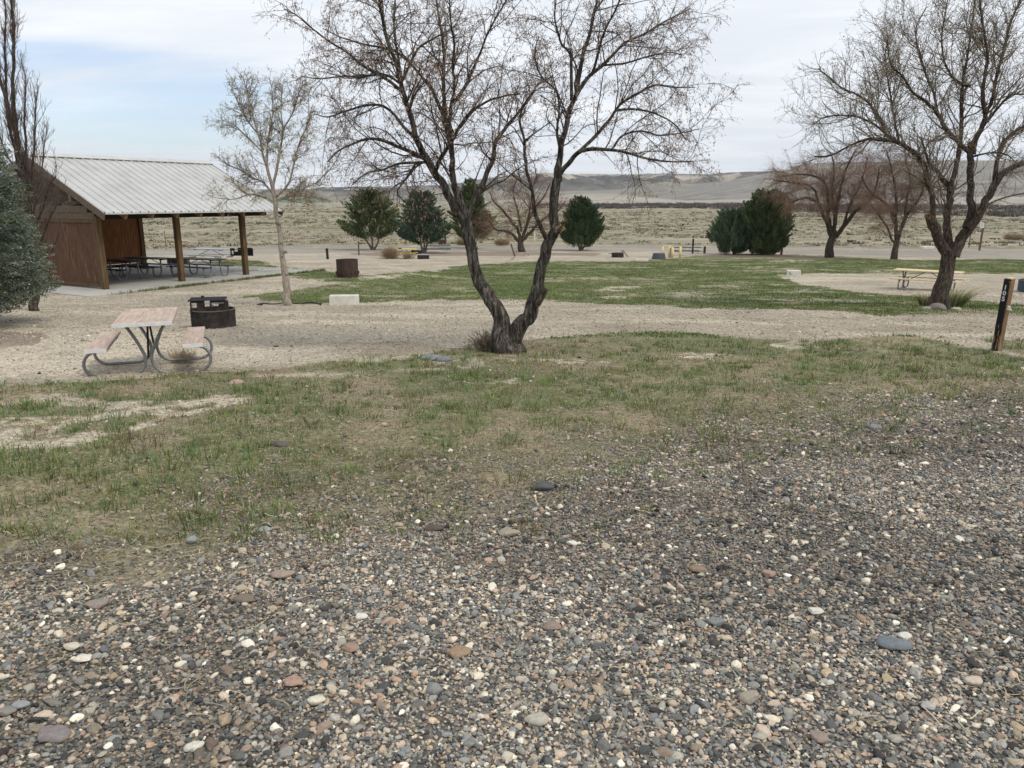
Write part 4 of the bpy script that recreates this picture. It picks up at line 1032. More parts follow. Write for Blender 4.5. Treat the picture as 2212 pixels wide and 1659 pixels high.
# ------------------------------------------------------------------ junipers
def juniper(name, base, prof, H_, wid, n, cols, tuft, stems, label, group=None, lean=.6, yscale=1.0, lobes=None, berries=0, floor=.0, seed=1):
    """prof: list of (height fraction, radius fraction)"""
    root = empty(name, base, 0, label, 'juniper', group)
    ph = np.array([p[0] for p in prof]); pr_ = np.array([p[1] for p in prof])
    # lumpy crown: tuft anchors gathered on boughs
    nb = max(60, n // (55 if tuft < .05 else 110))
    lob = lobes or [(0, 0, 1.0, 1.0)]
    li = rng.choice(len(lob), nb, p=np.array([l[2]**2 * l[3] for l in lob]) / sum(l[2]**2 * l[3] for l in lob))
    lob = np.array(lob)
    hf = ph[0] + (ph[-1] - ph[0]) * rng.random(nb) ** .9
    rf = np.interp(hf, ph, pr_) * wid; a = rng.random(nb) * 6.283
    rr_ = rf * (.45 + .55 * rng.random(nb) ** .6) * (.66 + .60 * vnoise(a * 1.7 + 3, hf * 9, 1, 300 + seed))
    L3 = lob[li]
    bc = np.stack([L3[:, 0] + np.cos(a) * rr_ * L3[:, 2], L3[:, 1] + np.sin(a) * rr_ * yscale * L3[:, 2], floor + hf * H_ * L3[:, 3]], -1)
    out = np.stack([np.cos(a), np.sin(a), np.full(nb, lean)], -1); out /= np.linalg.norm(out, axis=1, keepdims=True)
    I = rng.integers(0, nb, n)
    bl = wid * rng.uniform(.15, .46 if tuft > .05 else .34, nb)
    t = rng.random(n)
    pos = bc[I] + out[I] * ((t - .35) * 1.5 * bl[I])[:, None] + rng.normal(0, 1, (n, 3)) * (bl[I] * .17 * (1.15 - t))[:, None]
    d = out[I] + rng.normal(0, .35, (n, 3)); d[:, 2] += .25; d /= np.linalg.norm(d, axis=1, keepdims=True)
    ln = tuft * rng.uniform(.6, 1.5, n)[:, None]
    V, T = [], []
    for k in range(2):
        s_ = np.cross(d, rng.normal(0, 1, (n, 3))); s_ /= np.linalg.norm(s_, axis=1, keepdims=True)
        w_ = ln * .22
        V.append(np.stack([pos - s_ * w_, pos + d * ln * .45 + s_ * w_ * 1.2, pos + d * ln, pos + d * ln * .35 - s_ * w_ * 1.2], 1))
    V = np.stack(V, 1).reshape(-1, 3); Q = np.arange(len(V)).reshape(-1, 4)
    bcol = np.array(cols)[rng.integers(0, len(cols), nb)] * rng.uniform(.75, 1.25, (nb, 1))
    cc = np.clip(bcol[I] * (1 + rng.normal(0, .15, (n, 1))), .004, .8)
    cc = np.repeat(cc, 8, 0)
    link('crown', np_mesh('crown', V, Q, cc), M['juniper'], root)
    if berries:
        m = berries; k = rng.integers(0, n, m); p = pos[k] + d[k] * ln[k] * .8 + rng.normal(0, .012, (m, 3))
        r_ = .008; offs = np.array([[1, 0, 0], [-1, 0, 0], [0, 1, 0], [0, -1, 0], [0, 0, 1], [0, 0, -1]]) * r_
        V = (p[:, None] + offs[None]).reshape(-1, 3); tr_ = np.array([[0, 2, 4], [2, 1, 4], [1, 3, 4], [3, 0, 4], [2, 0, 5], [1, 2, 5], [3, 1, 5], [0, 3, 5]])
        F = (np.arange(m)[:, None, None] * 6 + tr_[None]).reshape(-1, 3)
        link('berries', np_mesh('berries', V, F), noisy('blue_berry', [(.22, .27, .32), (.38, .43, .47)], 8, bump=0), root)
    if len(stems):
        Vt, Qt = [], []; off = 0
        for s_ in stems:
            c = catmull(np.array(s_), .08); v, q_ = tube_batch(c[None, :, :3], c[None, :, 3], 9, .15, seed)
            Vt.append(v); Qt.append(q_ + off); off += len(v)
        link('trunk', np_mesh('trunk', np.concatenate(Vt), np.concatenate(Qt)), M['bark_stem'], root, True)
    return root
M['bark_stem'] = bark('stem_bark', (.05, .038, .03), (.15, .115, .09), (.28, .23, .19), .6)
def P2(px, py): return G(px, py)
def sz(px, Yg): return px / F_PX * (Yg * cp + 4.4 * sp)
dk = [(.11, .15, .065), (.14, .18, .085), (.08, .115, .055), (.18, .21, .10)]
g = G(805, 540.5); k = sz(1, g.y)
juniper('juniper_tree', g, [(.0, .55), (.12, .95), (.3, 1), (.5, .9), (.7, .62), (.85, .40), (1, .10)], 92 * k, 53 * k, 52000, dk, .13,
        [[(0, 0, 0, .16), (-.3, 0, .5, .11), (-.75, 0, 1.3, .08), (-.9, 0, 2.2, .05)], [(0, 0, 0, .15), (0, 0, .7, .1), (-.05, .1, 2.5, .07)], [(.05, 0, 0, .14), (.45, 0, .5, .1), (.65, .1, 1.1, .08), (.7, 0, 2.2, .05)]],
        'round dark juniper on three pale stems, leftmost of the junipers by the road', 'junipers along the back road', floor=28 * k, seed=2)
g = G(913, 546); k = sz(1, g.y)
juniper('juniper_tree', g, [(.0, .45), (.1, .85), (.25, .98), (.45, .85), (.65, .62), (.82, .34), (1, .06)], 100 * k, 49 * k, 46000, [(.085, .13, .085), (.07, .11, .07), (.115, .165, .11)], .13,
        [[(0, 0, 0, .13), (-.15, 0, 1, .09), (-.3, 0, 2.4, .05)], [(.1, 0, 0, .12), (.2, 0, 1, .08), (.25, .1, 2.6, .05)], [(.25, 0, 0, .1), (.5, 0, 1.2, .07), (.6, 0, 2.2, .04)]],
        'blue green juniper with a pointed top behind the dark blue table', 'junipers along the back road', floor=22 * k, seed=3)
g = G(1018, 537); k = sz(1, g.y)
br_root = juniper('juniper_tree', g, [(.0, .5), (.1, .9), (.25, 1), (.45, .85), (.65, .62), (.82, .36), (1, .06)], 118 * k, 40 * k, 34000, dk, .13,
        [[(0, 0, 0, .13), (-.05, 0, 1, .1), (.05, 0, 3, .05)]], 'tall juniper with a browned dead right side behind the left trunk', 'junipers along the back road', floor=22 * k, seed=4)
bz = rng.normal(0, 1, (9000, 3)) * [24 * k * .55, 20 * k * .5, 30 * k * .55] + [22 * k, -14 * k, 55 * k]
bz = bz[((bz - [20 * k, -10 * k, 52 * k])**2 / np.array([30 * k, 28 * k, 36 * k])**2).sum(1) < 1]
nn = len(bz); d = rng.normal(0, .5, (nn, 3)); d[:, 2] += .3; d[:, 0] += .3; d /= np.linalg.norm(d, axis=1, keepdims=True); s_ = np.cross(d, rng.normal(0, 1, (nn, 3))); s_ /= np.linalg.norm(s_, axis=1, keepdims=True)
V = np.stack([bz, bz + d * .12 + s_ * .028, bz + d * .26, bz + d * .12 - s_ * .028], 1).reshape(-1, 3)
tag(link('dead_foliage', np_mesh('dead_foliage', V, np.arange(nn * 4).reshape(nn, 4), np.repeat(jit([.20, .15, .105], nn, .2), 4, 0)), M['brush'], br_root), 'browned dead side of the crown')
g = G(1254, 541); k = sz(1, g.y)
juniper('juniper_tree', g, [(.0, .5), (.1, .85), (.25, 1), (.45, .92), (.62, .75), (.8, .48), (.92, .25), (1, .08)], 86 * k, 44 * k, 50000, [(.08, .12, .058), (.105, .15, .075), (.06, .095, .05)], .15,
        [[(0, 0, 0, .16), (-.2, 0, .5, .1), (-.4, 0, 1.2, .06)], [(.05, 0, 0, .15), (.1, 0, .8, .1)], [(.1, 0, 0, .13), (.5, 0, .6, .09), (.9, 0, 1.1, .06)]],
        'compact flame shaped juniper right of the right trunk', 'junipers along the back road', lean=1.3, floor=14 * k, seed=5)
g = G(1650, 550); k = sz(1, g.y)
big_j = juniper('juniper_bush', g, [(.0, .5), (.08, .85), (.2, 1), (.4, 1.0), (.6, .88), (.78, .66), (.9, .42), (1, .14)], 118 * k, 50 * k, 80000, dk[:3], .14,
        [[(0, 0, -.1, .35), (-.2, 0, .5, .3), (-.9, 0, 1.4, .12)], [(.1, 0, -.1, .3), (.5, 0, .6, .22), (1.0, 0, 1.4, .1)], [(1.6, 0, -.1, .12), (1.65, 0, .8, .09), (1.5, 0, 1.4, .06)]],
        'largest dark juniper bush, right one of the pair beside the lawn', 'pair of junipers beside the lawn', lean=1.1, floor=5 * k, seed=6)
bz = rng.normal(0, 1, (7000, 3)) * [16 * k, 12 * k, 18 * k] + [30 * k, -6 * k, 104 * k]
bz = bz[((bz - [28 * k, -6 * k, 100 * k])**2 / np.array([27 * k, 26 * k, 30 * k])**2).sum(1) < 1]
nn = len(bz); d = rng.normal(0, .5, (nn, 3)); d[:, 2] += .3; d[:, 0] += .3; d /= np.linalg.norm(d, axis=1, keepdims=True); s_ = np.cross(d, rng.normal(0, 1, (nn, 3))); s_ /= np.linalg.norm(s_, axis=1, keepdims=True)
V = np.stack([bz, bz + d * .10 + s_ * .02, bz + d * .22, bz + d * .10 - s_ * .02], 1).reshape(-1, 3)
tag(link('dead_foliage', np_mesh('dead_foliage', V, np.arange(nn * 4).reshape(nn, 4), np.repeat(jit([.19, .15, .10], nn, .2), 4, 0)), M['brush'], big_j), 'brown dead twigs at the upper right of the crown')
g = G(1582, 549); k = sz(1, g.y)
juniper('juniper_bush', g, [(.0, .6), (.1, .9), (.3, 1), (.55, .95), (.8, .75), (1, .3)], 80 * k, 42 * k, 50000, [(.12, .17, .10), (.15, .20, .13), (.09, .135, .08)], .13,
        [[(.2, 0, -.1, .2), (.1, 0, 1.0, .12)]], 'lower blue green juniper bush, left one of the pair beside the lawn', 'pair of junipers beside the lawn', lean=1.4, floor=6 * k, seed=7)
# silvery juniper at the left edge
gJ = G(-80, 705); k = gJ.y * cp + 2.6 * sp; k = k / F_PX
juniper('juniper_tree', gJ, [(.0, .80), (.08, .9), (.2, 1.05), (.4, 1.05), (.6, .9), (.8, .78), (.95, .66), (1, .5)], 345 * k, 150 * k, 230000,
        [(.15, .18, .115), (.20, .23, .18), (.10, .13, .075), (.32, .35, .31)], .036,
        [[(0, 0, -.1, .14), (0, 0, 1.5, .1), (.1, 0, 3, .05)]], 'near silvery juniper with blue berries cut by the left edge', None, lean=.05, floor=38 * k, seed=8, berries=9000)

# ------------------------------------------------------------------ grass tufts and stones at the right tree
def tussock(name, loc, n, h, rad_, green, dry, label, lean=(0, 0)):
    a = rng.random(n) * 6.28; rr_ = rad_ * np.sqrt(rng.random(n)) * .4
    P = np.stack([np.cos(a) * rr_, np.sin(a) * rr_], -1)
    d = np.stack([np.cos(a), np.sin(a)], -1) + rng.normal(0, .3, (n, 2)) + np.array(lean)
    isd = rng.random(n) < .4
    col = np.where(isd[:, None], jit(dry, n, .15), jit(green, n, .2))
    v, q_, t, c = blades(P, np.zeros(n), h * rng.uniform(.5, 1.1, n) * np.where(isd, 1.2, .9), np.full(n, .011), col, .9, d)
    o = link(name, np_mesh(name, v, [q_, t], c), M['grass']); o.location = loc
    return tag(o, label, 'grass tuft')
g = G(2058, 662)
tussock('grass_tussock', g + Vector((.05, 0, 0)), 520, .62, .5, [.10, .155, .06], [.50, .42, .25], 'tall green and straw coloured grass tuft right of the bare tree trunk', (.7, 0))
g = G(2000, 662)
tussock('grass_tussock', g, 330, .42, .4, [.10, .15, .06], [.42, .36, .22], 'shorter green grass tuft left of the bare tree trunk', (-.3, 0))
g = G(1720, 661)
tussock('grass_tussock', g, 90, .12, .3, [.4, .33, .2], [.5, .42, .26], 'small straw coloured tuft at the lawn edge right of centre')
def stone(name, loc, s, col, label, seed=0, cat='stone', group=None, rz=0, rough=.75, top=None, sub=3, lump=.18):
    bm = bmesh.new(); bmesh.ops.create_icosphere(bm, subdivisions=sub, radius=1)
    from mathutils import noise
    for v in bm.verts:
        d = noise.noise_vector(v.co * .9 + Vector((seed * 3.1, seed * 1.7, seed))) * lump * 1.6 + noise.noise_vector(v.co * 2.3 + Vector((seed, 0, 9))) * lump * .45
        v.co = v.co + d
        v.co = Vector((v.co.x * s[0], v.co.y * s[1], v.co.z * s[2]))
    me = bpy.data.meshes.new(name); bm.to_mesh(me); bm.free()
    mt = noisy(name + '_stone', [tuple(c * .78 for c in col), col, tuple(min(1, c * 1.22) for c in col)], 3.2 / max(s), rough=rough, bump=.25, bscale=14 / max(s), dist=max(s) * .06)
    o = link(name, me, mt, None, True); o.location = Vector(loc) + Vector((0, 0, s[2] * .45)); o.rotation_euler = (0, 0, rz)
    return tag(o, label, cat, group)
g = G(2035, 669)
stone('rock', g + Vector((-.22, -.12, 0)), (.24, .17, .13), (.19, .155, .145), 'purplish grey rock at the foot of the right bare tree', 1, 'rock')
stone('rock', g + Vector((-.50, -.16, 0)), (.14, .10, .07), (.28, .25, .22), 'small grey rock left of the purplish rock by the tree', 2, 'rock')
stone('rock', g + Vector((.28, -.14, 0)), (.13, .08, .05), (.42, .37, .30), 'small pale flat rock right of the tree foot by the tuft', 3, 'rock')
# named cobbles lying on the gravel (photo px, size px wide, size px high, colour, words)
cob = [
 (988, 1412, 46, 26, (.27, .185, .125), 'brown rounded cobble in the centre of the gravel', 2),
 (1162, 1557, 46, 34, (.40, .37, .31), 'round speckled cream cobble near the bottom centre'),
 (1619, 1506, 40, 38, (.30, .27, .22), 'big round grey cobble on the right half of the gravel'),
 (118, 1590, 64, 34, (.20, .175, .17), 'large flat purplish cobble at the lower left'),
 (420, 1616, 38, 28, (.55, .53, .46), 'white speckled cobble near the bottom left'),
 (211, 1310, 46, 26, (.24, .20, .175), 'flat grey brown cobble at the left below the grass'),
 (530, 1297, 42, 20, (.17, .135, .105), 'flat dark brown cobble on the left half of the gravel'),
 (610, 1241, 44, 22, (.29, .225, .18), 'pinkish brown cobble with a sloped side near the grass'),
 (1507, 1228, 38, 20, (.23, .165, .115), 'smooth brown cobble right of centre below the grass'),
 (1662, 1237, 26, 26, (.33, .235, .18), 'pinkish cobble standing on edge beside the smooth brown one'),
 (1762, 1324, 30, 22, (.56, .53, .46), 'whitish cobble at the right of the gravel'),
 (1953, 1377, 28, 26, (.58, .56, .49), 'pale white cobble beside a blue grey slab on the right'),
 (1932, 1396, 62, 18, (.15, .17, .19), 'long blue grey slab of stone on the right'),
 (758, 1400, 34, 26, (.30, .20, .15), 'reddish brown cobble left of centre'),
 (634, 1478, 42, 24, (.34, .225, .17), 'flat orange brown cobble left of centre'),
 (683, 1517, 34, 30, (.58, .54, .44), 'chunky cream white cobble lower left of centre'),
 (1190, 1352, 42, 18, (.24, .185, .145), 'flat brown slab of stone in the middle gravel'),
 (939, 1493, 34, 40, (.22, .22, .21), 'angular grey stone lower centre'),
 (1546, 1344, 34, 24, (.19, .19, .19), 'dark grey cobble right of centre'),
 (781, 1332, 26, 22, (.60, .59, .54), 'bright white cobble on the upper left gravel'),
 (182, 1427, 34, 20, (.60, .55, .46), 'rounded cream cobble on the left gravel'),
 (155, 1402, 34, 20, (.52, .46, .38), 'tan white cobble just above the rounded cream one'),
 (17, 1540, 36, 24, (.22, .20, .18), 'grey brown cobble at the left edge'),
 (44, 1528, 32, 22, (.25, .26, .265), 'blue grey cobble beside the left edge'),
 (2100, 1476, 38, 20, (.45, .39, .31), 'smooth beige cobble at the lower right'),
 (2004, 1528, 32, 22, (.38, .36, .34), 'light grey oval cobble at the lower right'),
 (1768, 1596, 38, 24, (.25, .20, .165), 'rounded brown grey cobble at the bottom right'),
 (1172, 1047, 44, 30, (.085, .085, .09), 'charcoal dark stone standing at the edge of the grass'),
 (1888, 924, 32, 22, (.20, .20, .21), 'blue grey stone in the grass at the right'),
 (1098, 1148, 40, 16, (.30, .26, .21), 'long tan stone below the grass in the centre'),
 (1236, 1168, 20, 16, (.60, .58, .52), 'small white stone below the grass in the centre'),
 (572, 1140, 28, 14, (.27, .28, .29), 'flat blue grey stone at the grass edge on the left'),
 (416, 1163, 22, 22, (.24, .26, .28), 'bluish stone among weeds on the left'),
 (511, 822 + 0, 30, 12, (.34, .25, .20), 'low pinkish stone on the sand edge below the red table'),
 (938, 1135, 34, 20, (.09, .075, .065), 'dark brown stone below the grass left of centre'),
 (605, 962, 36, 16, (.10, .095, .09), 'lump of broken asphalt lying in the grass'),
]
for i, c in enumerate(cob):
    px, py, w_, h_, col, lb = c[:6]
    g = G(px, py + h_ * .2); dep = g.y * cp - (g.z - HC) * sp
    k = dep / F_PX; elev = .35 + .5 * min(1, 3.5 / g.y)
    a = w_ * k * .54; hz = max(h_ * k * .5 * .8, a * .42)
    stone('cobble', g + Vector((0, 0, .010 if g.y < 5 else 0)), (a, a * .72, hz * .8), tuple(x * 1.0 for x in col), lb, 11 + i, 'stone', None, rng.uniform(-.3, .3), lump=.24)
mb = MB()
g = G(2176, 1390); mb.box((0, 0, .02), (.075, .012, .002), Matrix.Rotation(R(38), 3, 'Z'))
o = mb.build('paper_strip', noisy('white_paper', [(.7, .7, .7), (.8, .8, .8)], 5, bump=0)); o.location = g
tag(o, 'small white strip of litter on the gravel at the right edge', 'litter')
gA = G(935, 778)
stone('rock', gA, (.16, .11, .055), (.20, .21, .225), 'blue grey flat rock left of the forked tree', 51, 'rock')
stone('rock', G(957, 781), (.12, .09, .05), (.17, .18, .20), 'smaller dark rock against the blue grey flat rock', 52, 'rock')

# ------------------------------------------------------------------ shared built materials
def wood(name, cols, sc_=3, along=(14, 14, 1), rough=.75, bump=.35):
    return noisy(name, cols, sc_, along, rough, .2, 0, bump, sc_ * 2, 8, .008)
M['galv'] = noisy('galvanised_pipe', [(.17, .175, .18), (.27, .28, .28)], 12, rough=.5, spec=.5, metal=.55, bump=.1)
M['rust'] = noisy('rusty_steel', [(.012, .011, .011), (.032, .026, .024), (.075, .06, .053)], 7, rough=.8, metal=.2, bump=.4)
M['rim'] = noisy('worn_rim', [(.07, .06, .055), (.14, .12, .11)], 9, rough=.6, bump=.2)
M['rust_red'] = noisy('red_brown_steel', [(.028, .017, .015), (.055, .034, .029), (.085, .052, .042)], 5, (1, 1, .5), rough=.75, bump=.3)
M['black'] = noisy('black_paint', [(.008, .008, .009), (.022, .022, .024)], 9, rough=.6, bump=.2)
M['red_plank'] = wood('faded_red_plank', [(.36, .25, .20), (.45, .35, .295), (.55, .47, .41)], 2.2, (10, 1.2, 10))
M['white_edge'] = wood('white_edge_paint', [(.55, .55, .55), (.72, .72, .71)], 5, (2, 2, 2))
M['pale_plank'] = wood('pale_pine_plank', [(.48, .36, .21), (.62, .49, .31), (.70, .58, .39)], 2, (1.2, 8, 8))
M['grey_plank'] = wood('weathered_dark_plank', [(.022, .026, .03), (.04, .046, .052)], 3, (1, 8, 8), .5)
M['dark_blue'] = wood('dark_blue_plank', [(.012, .02, .032), (.03, .045, .06)], 3, (1, 8, 8), .5)
M['yellow'] = wood('yellow_paint', [(.55, .42, .08), (.68, .54, .15)], 3, (3, 3, 3), .5)
M['alu'] = noisy('aluminium_board', [(.30, .32, .35), (.42, .44, .47)], 5, rough=.4, metal=.5, bump=.05)
M['conc'] = noisy('concrete', [(.34, .32, .29), (.44, .42, .385), (.50, .48, .44)], 4, rough=.9, bump=.25)
M['conc_white'] = noisy('pale_concrete', [(.46, .44, .385), (.60, .585, .53), (.66, .645, .60)], 5, (1, 1, .6), rough=.9, bump=.3)

# ------------------------------------------------------------------ picnic tables
def frame_loop(sx, y):        # bent pipe: table top -> centre -> ground -> loop under the bench
    pts = [(-.24, y, .70), (-.17, y, .58), (-.10, y, .44), (-.045, y, .30), (-.035, y, .22), (-.06, y, .13), (-.12, y, .06), (-.20, y, .03)]
    pts += [(-.35, y, .028), (-.50, y, .028)] + arc((-.60, .2), .172, -90, -268, 12, y=y) + [(-.52, y, .385), (-.47, y, .39)]
    return [(sx * p[0], p[1], p[2]) for p in pts]
def frame_u(sx, y):           # U-shaped pipe: top -> ground -> bench
    pts = [(-.27, y, .70), (-.27, y, .45), (-.275, y, .25), (-.29, y, .15), (-.34, y, .07), (-.42, y, .03), (-.56, y, .028), (-.65, y, .06), (-.70, y, .14), (-.72, y, .25), (-.70, y, .36), (-.66, y, .41)]
    return [(sx * p[0], p[1], p[2]) for p in pts]
def picnic_table(name, loc, rz, L, label, top, pipe, style='loop', edge=None, planks=5, group=None, inset=.30, ends=None, w=.71, bx=.57, tilt=0, half=None, cat='picnic table', pr=.021):
    root = empty(name, loc, rz, label, cat, group, rot=(0, tilt, rz))
    def board(nm, x0, x1, z, n, par, mat, y0=-L / 2, y1=L / 2, th=.04):
        mb = MB(); ww = (x1 - x0) / n
        for i in range(n): mb.box((x0 + ww * (i + .5), (y0 + y1) / 2, z + .0012 * (i % 2)), (ww - .0022, y1 - y0, th), bev=.0015)
        return mb.build(nm, mat, par)
    tt = board('tabletop', -w / 2, w / 2, .74, planks, root, top)
    if half: board('board_patch', -w / 2, w / 2, .762, planks, tt, half, -L / 2, -L * .05, .006)
    b1 = board('bench', -bx - .125, -bx + .125, .43, 1, root, top); b2 = board('bench', bx - .125, bx + .125, .43, 1, root, top)
    if edge:
        for (x0, x1, z, par) in ((-w / 2, w / 2, .74, tt), (-bx - .125, -bx + .125, .43, b1), (bx - .125, bx + .125, .43, b2)):
            MB().box(((x0 + x1) / 2, -L / 2 - .006, z), (x1 - x0, .012, .046), bev=.002).build('end_cap', edge, par)
    yf = L / 2 - inset
    for y in (-yf, yf):
        for sx in (1, -1):
            fn = frame_loop if style == 'loop' else frame_u
            if style == 'post':
                MB().beam((sx * .20, y, 0), (sx * .20, y, .70), .06, .06).beam((sx * .20, y, .33), (sx * (bx + .1), y, .33), .05, .05).beam((sx * (bx), y, 0), (sx * bx, y, .41), .05, .05).build('leg', pipe, root)
            else:
                MB().tube(fn(sx, y), pr, 10).build('leg', pipe, root, True)
        MB().box((0, y, .705), (w * .86, .045, .03)).build('cross_bar', M['rust'], root)
        for sx in (1, -1): MB().box((sx * bx, y, .403), (.24, .045, .022)).build('cross_bar', M['rust'], root)
    for s_ in (-1, 1): MB().tube([(0, s_ * yf, .26 if style == 'loop' else .40), (0, s_ * .08, .70)], .014, 8).build('brace', M['rust'] if style == 'loop' else pipe, root, True)
    return root
# near red table, from measured corners
a = W(361.1, 683.3, 1); 
def top_pt(px, py, zrel):
    d = ray(px, py); d = d / d[1]; lo, hi = 1., 60.
    for _ in range(50):
        m = (lo + hi) / 2
        if HC + d[2] * m > gz(d[0] * m, m, False) + zrel: lo = m
        else: hi = m
    return Vector((d[0] * m, m, HC + d[2] * m))
nl, nr_, fr, fl = [top_pt(x, y, .76) for x, y in [(248.3, 687.1), (361.1, 683.3), (384.1, 655.1), (289.3, 663.2)]]
ne = (nl + nr_) / 2; fe = (fl + fr) / 2; ax = (fe - ne); ax.z = 0; axn = ax.normalized()
print('near table width', (nl - nr_).length, 'len', ax.length, 'ne', ne)
Ln = 1.5; cen = ne + axn * Ln / 2; base = Vector((cen.x, cen.y, float(gz(cen.x, cen.y))))
picnic_table('picnic_table', base, math.atan2(-axn.x, axn.y), Ln, 'faded red plank picnic table with white board ends, nearest the camera', M['red_plank'], M['galv'], 'loop', M['white_edge'], 5)
# pale table at the right
q4 = [top_pt(x, y, .76) for x, y in [(1943, 580), (2086, 583)]]
print('pale table', q4, (q4[0] - q4[1]).length)
c5 = G(2008, 627); c5 = c5 + Vector((.15, .55, 0)); c5.z = float(gz(c5.x, c5.y))
picnic_table('picnic_table', c5, R(50), 2.4, 'pale new wood picnic table behind the right bare tree', M['pale_plank'], M['galv'], 'loop', None, 4, inset=.36, w=.82, bx=.64, pr=.03)

# ------------------------------------------------------------------ pavilion
TH = R(60); PA = Vector((math.cos(TH), math.sin(TH), 0)); PB = Vector((-math.sin(TH), math.cos(TH), 0))
PZ = HC - 3.25
d0 = ray(228, 624.8); t0 = -3.25 / d0[2]; P0 = Vector((d0[0] * t0, d0[1] * t0, PZ))
pav = empty('pavilion', P0, TH, 'open picnic pavilion with white ribbed metal roof and brown plank walls', 'pavilion')
# local frame: x along the eave (to the right, away), y across (back), z up
SPC, NB = 3.3, 3
M['post'] = wood('timber_post', [(.055, .033, .016), (.10, .062, .03), (.17, .115, .058)], 2.5, (7, 7, .8))
M['beam'] = wood('weathered_beam', [(.06, .045, .032), (.12, .092, .066), (.18, .145, .11)], 2.5, (1, 7, 7))
M['dark_beam'] = wood('dark_beam', [(.012, .009, .007), (.035, .025, .018)], 2.5, (1, 7, 7))
M['rafter'] = wood('rafter_wood', [(.14, .08, .045), (.26, .17, .10)], 2.5, (7, 1, 7))
def plank_mat(name, cols, worn):
    m, nt, b = newmat(name, .8, .2)
    tc = N(nt, 'ShaderNodeTexCoord'); mp = N(nt, 'ShaderNodeMapping'); mp.inputs['Scale'].default_value = (9, 9, .9)
    nt.links.new(tc.outputs['Object'], mp.inputs[0])
    no = N(nt, 'ShaderNodeTexNoise', i_Scale=2.2, i_Detail=9, i_Roughness=.7); nt.links.new(mp.outputs[0], no.inputs['Vector'])
    rp = ramp(nt, [(.3, cols[0]), (.52, cols[1]), (.60, cols[2]), (.70, worn)])
    nt.links.new(no.outputs[0], rp.inputs[0]); nt.links.new(rp.outputs[0], b.inputs['Base Color'])
    bp = N(nt, 'ShaderNodeBump', i_Strength=.4, i_Distance=.01); nt.links.new(no.outputs[0], bp.inputs['Height']); nt.links.new(bp.outputs[0], b.inputs['Normal'])
    return m
M['wall_out'] = plank_mat('faded_brown_planks', [(.062, .032, .019), (.11, .058, .034), (.14, .078, .05)], (.27, .20, .15))
M['wall_in'] = plank_mat('stained_orange_planks', [(.11, .04, .014), (.19, .075, .024), (.25, .11, .038)], (.28, .15, .07))
DB = 7.4; RB = 3.7; EZ, RZ = 2.76, 4.90; OV = .88
A0, A1 = -.28, 8.15
for i, (x, y) in enumerate([(0, 0), (SPC, 0), (2 * SPC, 0), (0, DB)]):
    MB().box((x, y, 1.32), (.20, .20, 2.64), bev=.008).build('post', M['post'], pav)
# walls
def wall_panel(p0, p1, z0, z1, mat, name='wall', n=None, th=.035):
    p0 = Vector(p0); p1 = Vector(p1); L_ = (p1 - p0).length; n = n or int(L_ / .15); d = (p1 - p0).normalized(); mb = MB()
    ang_ = math.atan2(d.y, d.x); rot_ = Matrix.Rotation(ang_, 3, 'Z')
    for i in range(n):
        c = p0 + d * (L_ * (i + .5) / n); mb.box((c.x, c.y, (z0 + z1) / 2), (L_ / n - .008, th + .002 * (i % 3), z1 - z0), rot_, bev=.003)
    return mb.build(name, mat, pav)
wall_panel((0, .14), (0, 3.6), .20, 2.42, M['wall_out'])
wall_panel((0, 3.8), (0, DB - .1), .20, 2.42, M['wall_out'])
MB().box((0, 3.7, 1.3), (.16, .16, 2.6)).build('post', M['post'], pav)
MB().box((-.03, 1.88, .13), (.09, 3.46, .13)).box((-.03, 5.55, .13), (.09, 3.46, .13)).build('sill_board', M['post'], pav)
MB().box((-.035, 1.88, 2.47), (.08, 3.46, .12)).box((-.03, .20, 1.35), (.05, .14, 2.3)).build('wall_frame', M['post'], pav)
MB().box((0, 3.7, 2.66), (.13, 7.3, .24)).box((-.02, 3.7, 2.90), (.14, 6.6, .24)).build('gable_beam', M['beam'], pav)
# back wall, partial
def a_at(px, b_, zrel=0):      # a coordinate on plane y=b where the image column is px (ground row near)
    best = None
    for a_ in np.linspace(0, 12, 1201):
        p = P0 + PA * a_ + PB * b_; yc = p.y * cp - (p.z - HC) * sp; x = CX + p.x / yc * F_PX
        if best is None or abs(x - px) < best[0]: best = (abs(x - px), a_)
    return best[1]
ab = a_at(312, DB); print('back wall end a', ab)
wall_panel((.1, DB), (ab - .1, DB), .25, 2.5, M['wall_in'])
wall_panel((.05, DB - .6), (.05, .15), .25, 2.40, M['wall_in'], 'inner_lining', th=.02)
MB().box((ab, DB, 1.32), (.2, .2, 2.64)).build('post', M['post'], pav)
MB().box((ab / 2, DB - .03, .16), (ab, .1, .14)).build('sill_board', M['post'], pav)
# header beams along the eaves
for y_ in (0, DB): MB().box(((A0 + A1) / 2 + .1, y_, 2.68), (A1 - A0 - .6, .14, .28)).build('eave_beam', M['dark_beam'], pav)
slope = (RZ - EZ) / (RB + OV)
# rafters
for a_ in list(np.linspace(A0 + .95, A1 - .95, 7)):
    mb = MB()
    for s_ in (0, 1):
        y0 = -OV + .12 if s_ == 0 else DB + OV - .12; zE = EZ + slope * .12 - .15
        mb.beam((a_, y0, zE), (a_, RB, RZ - .15), .11, .28)
    mb.build('rafter', M['rafter'], pav)
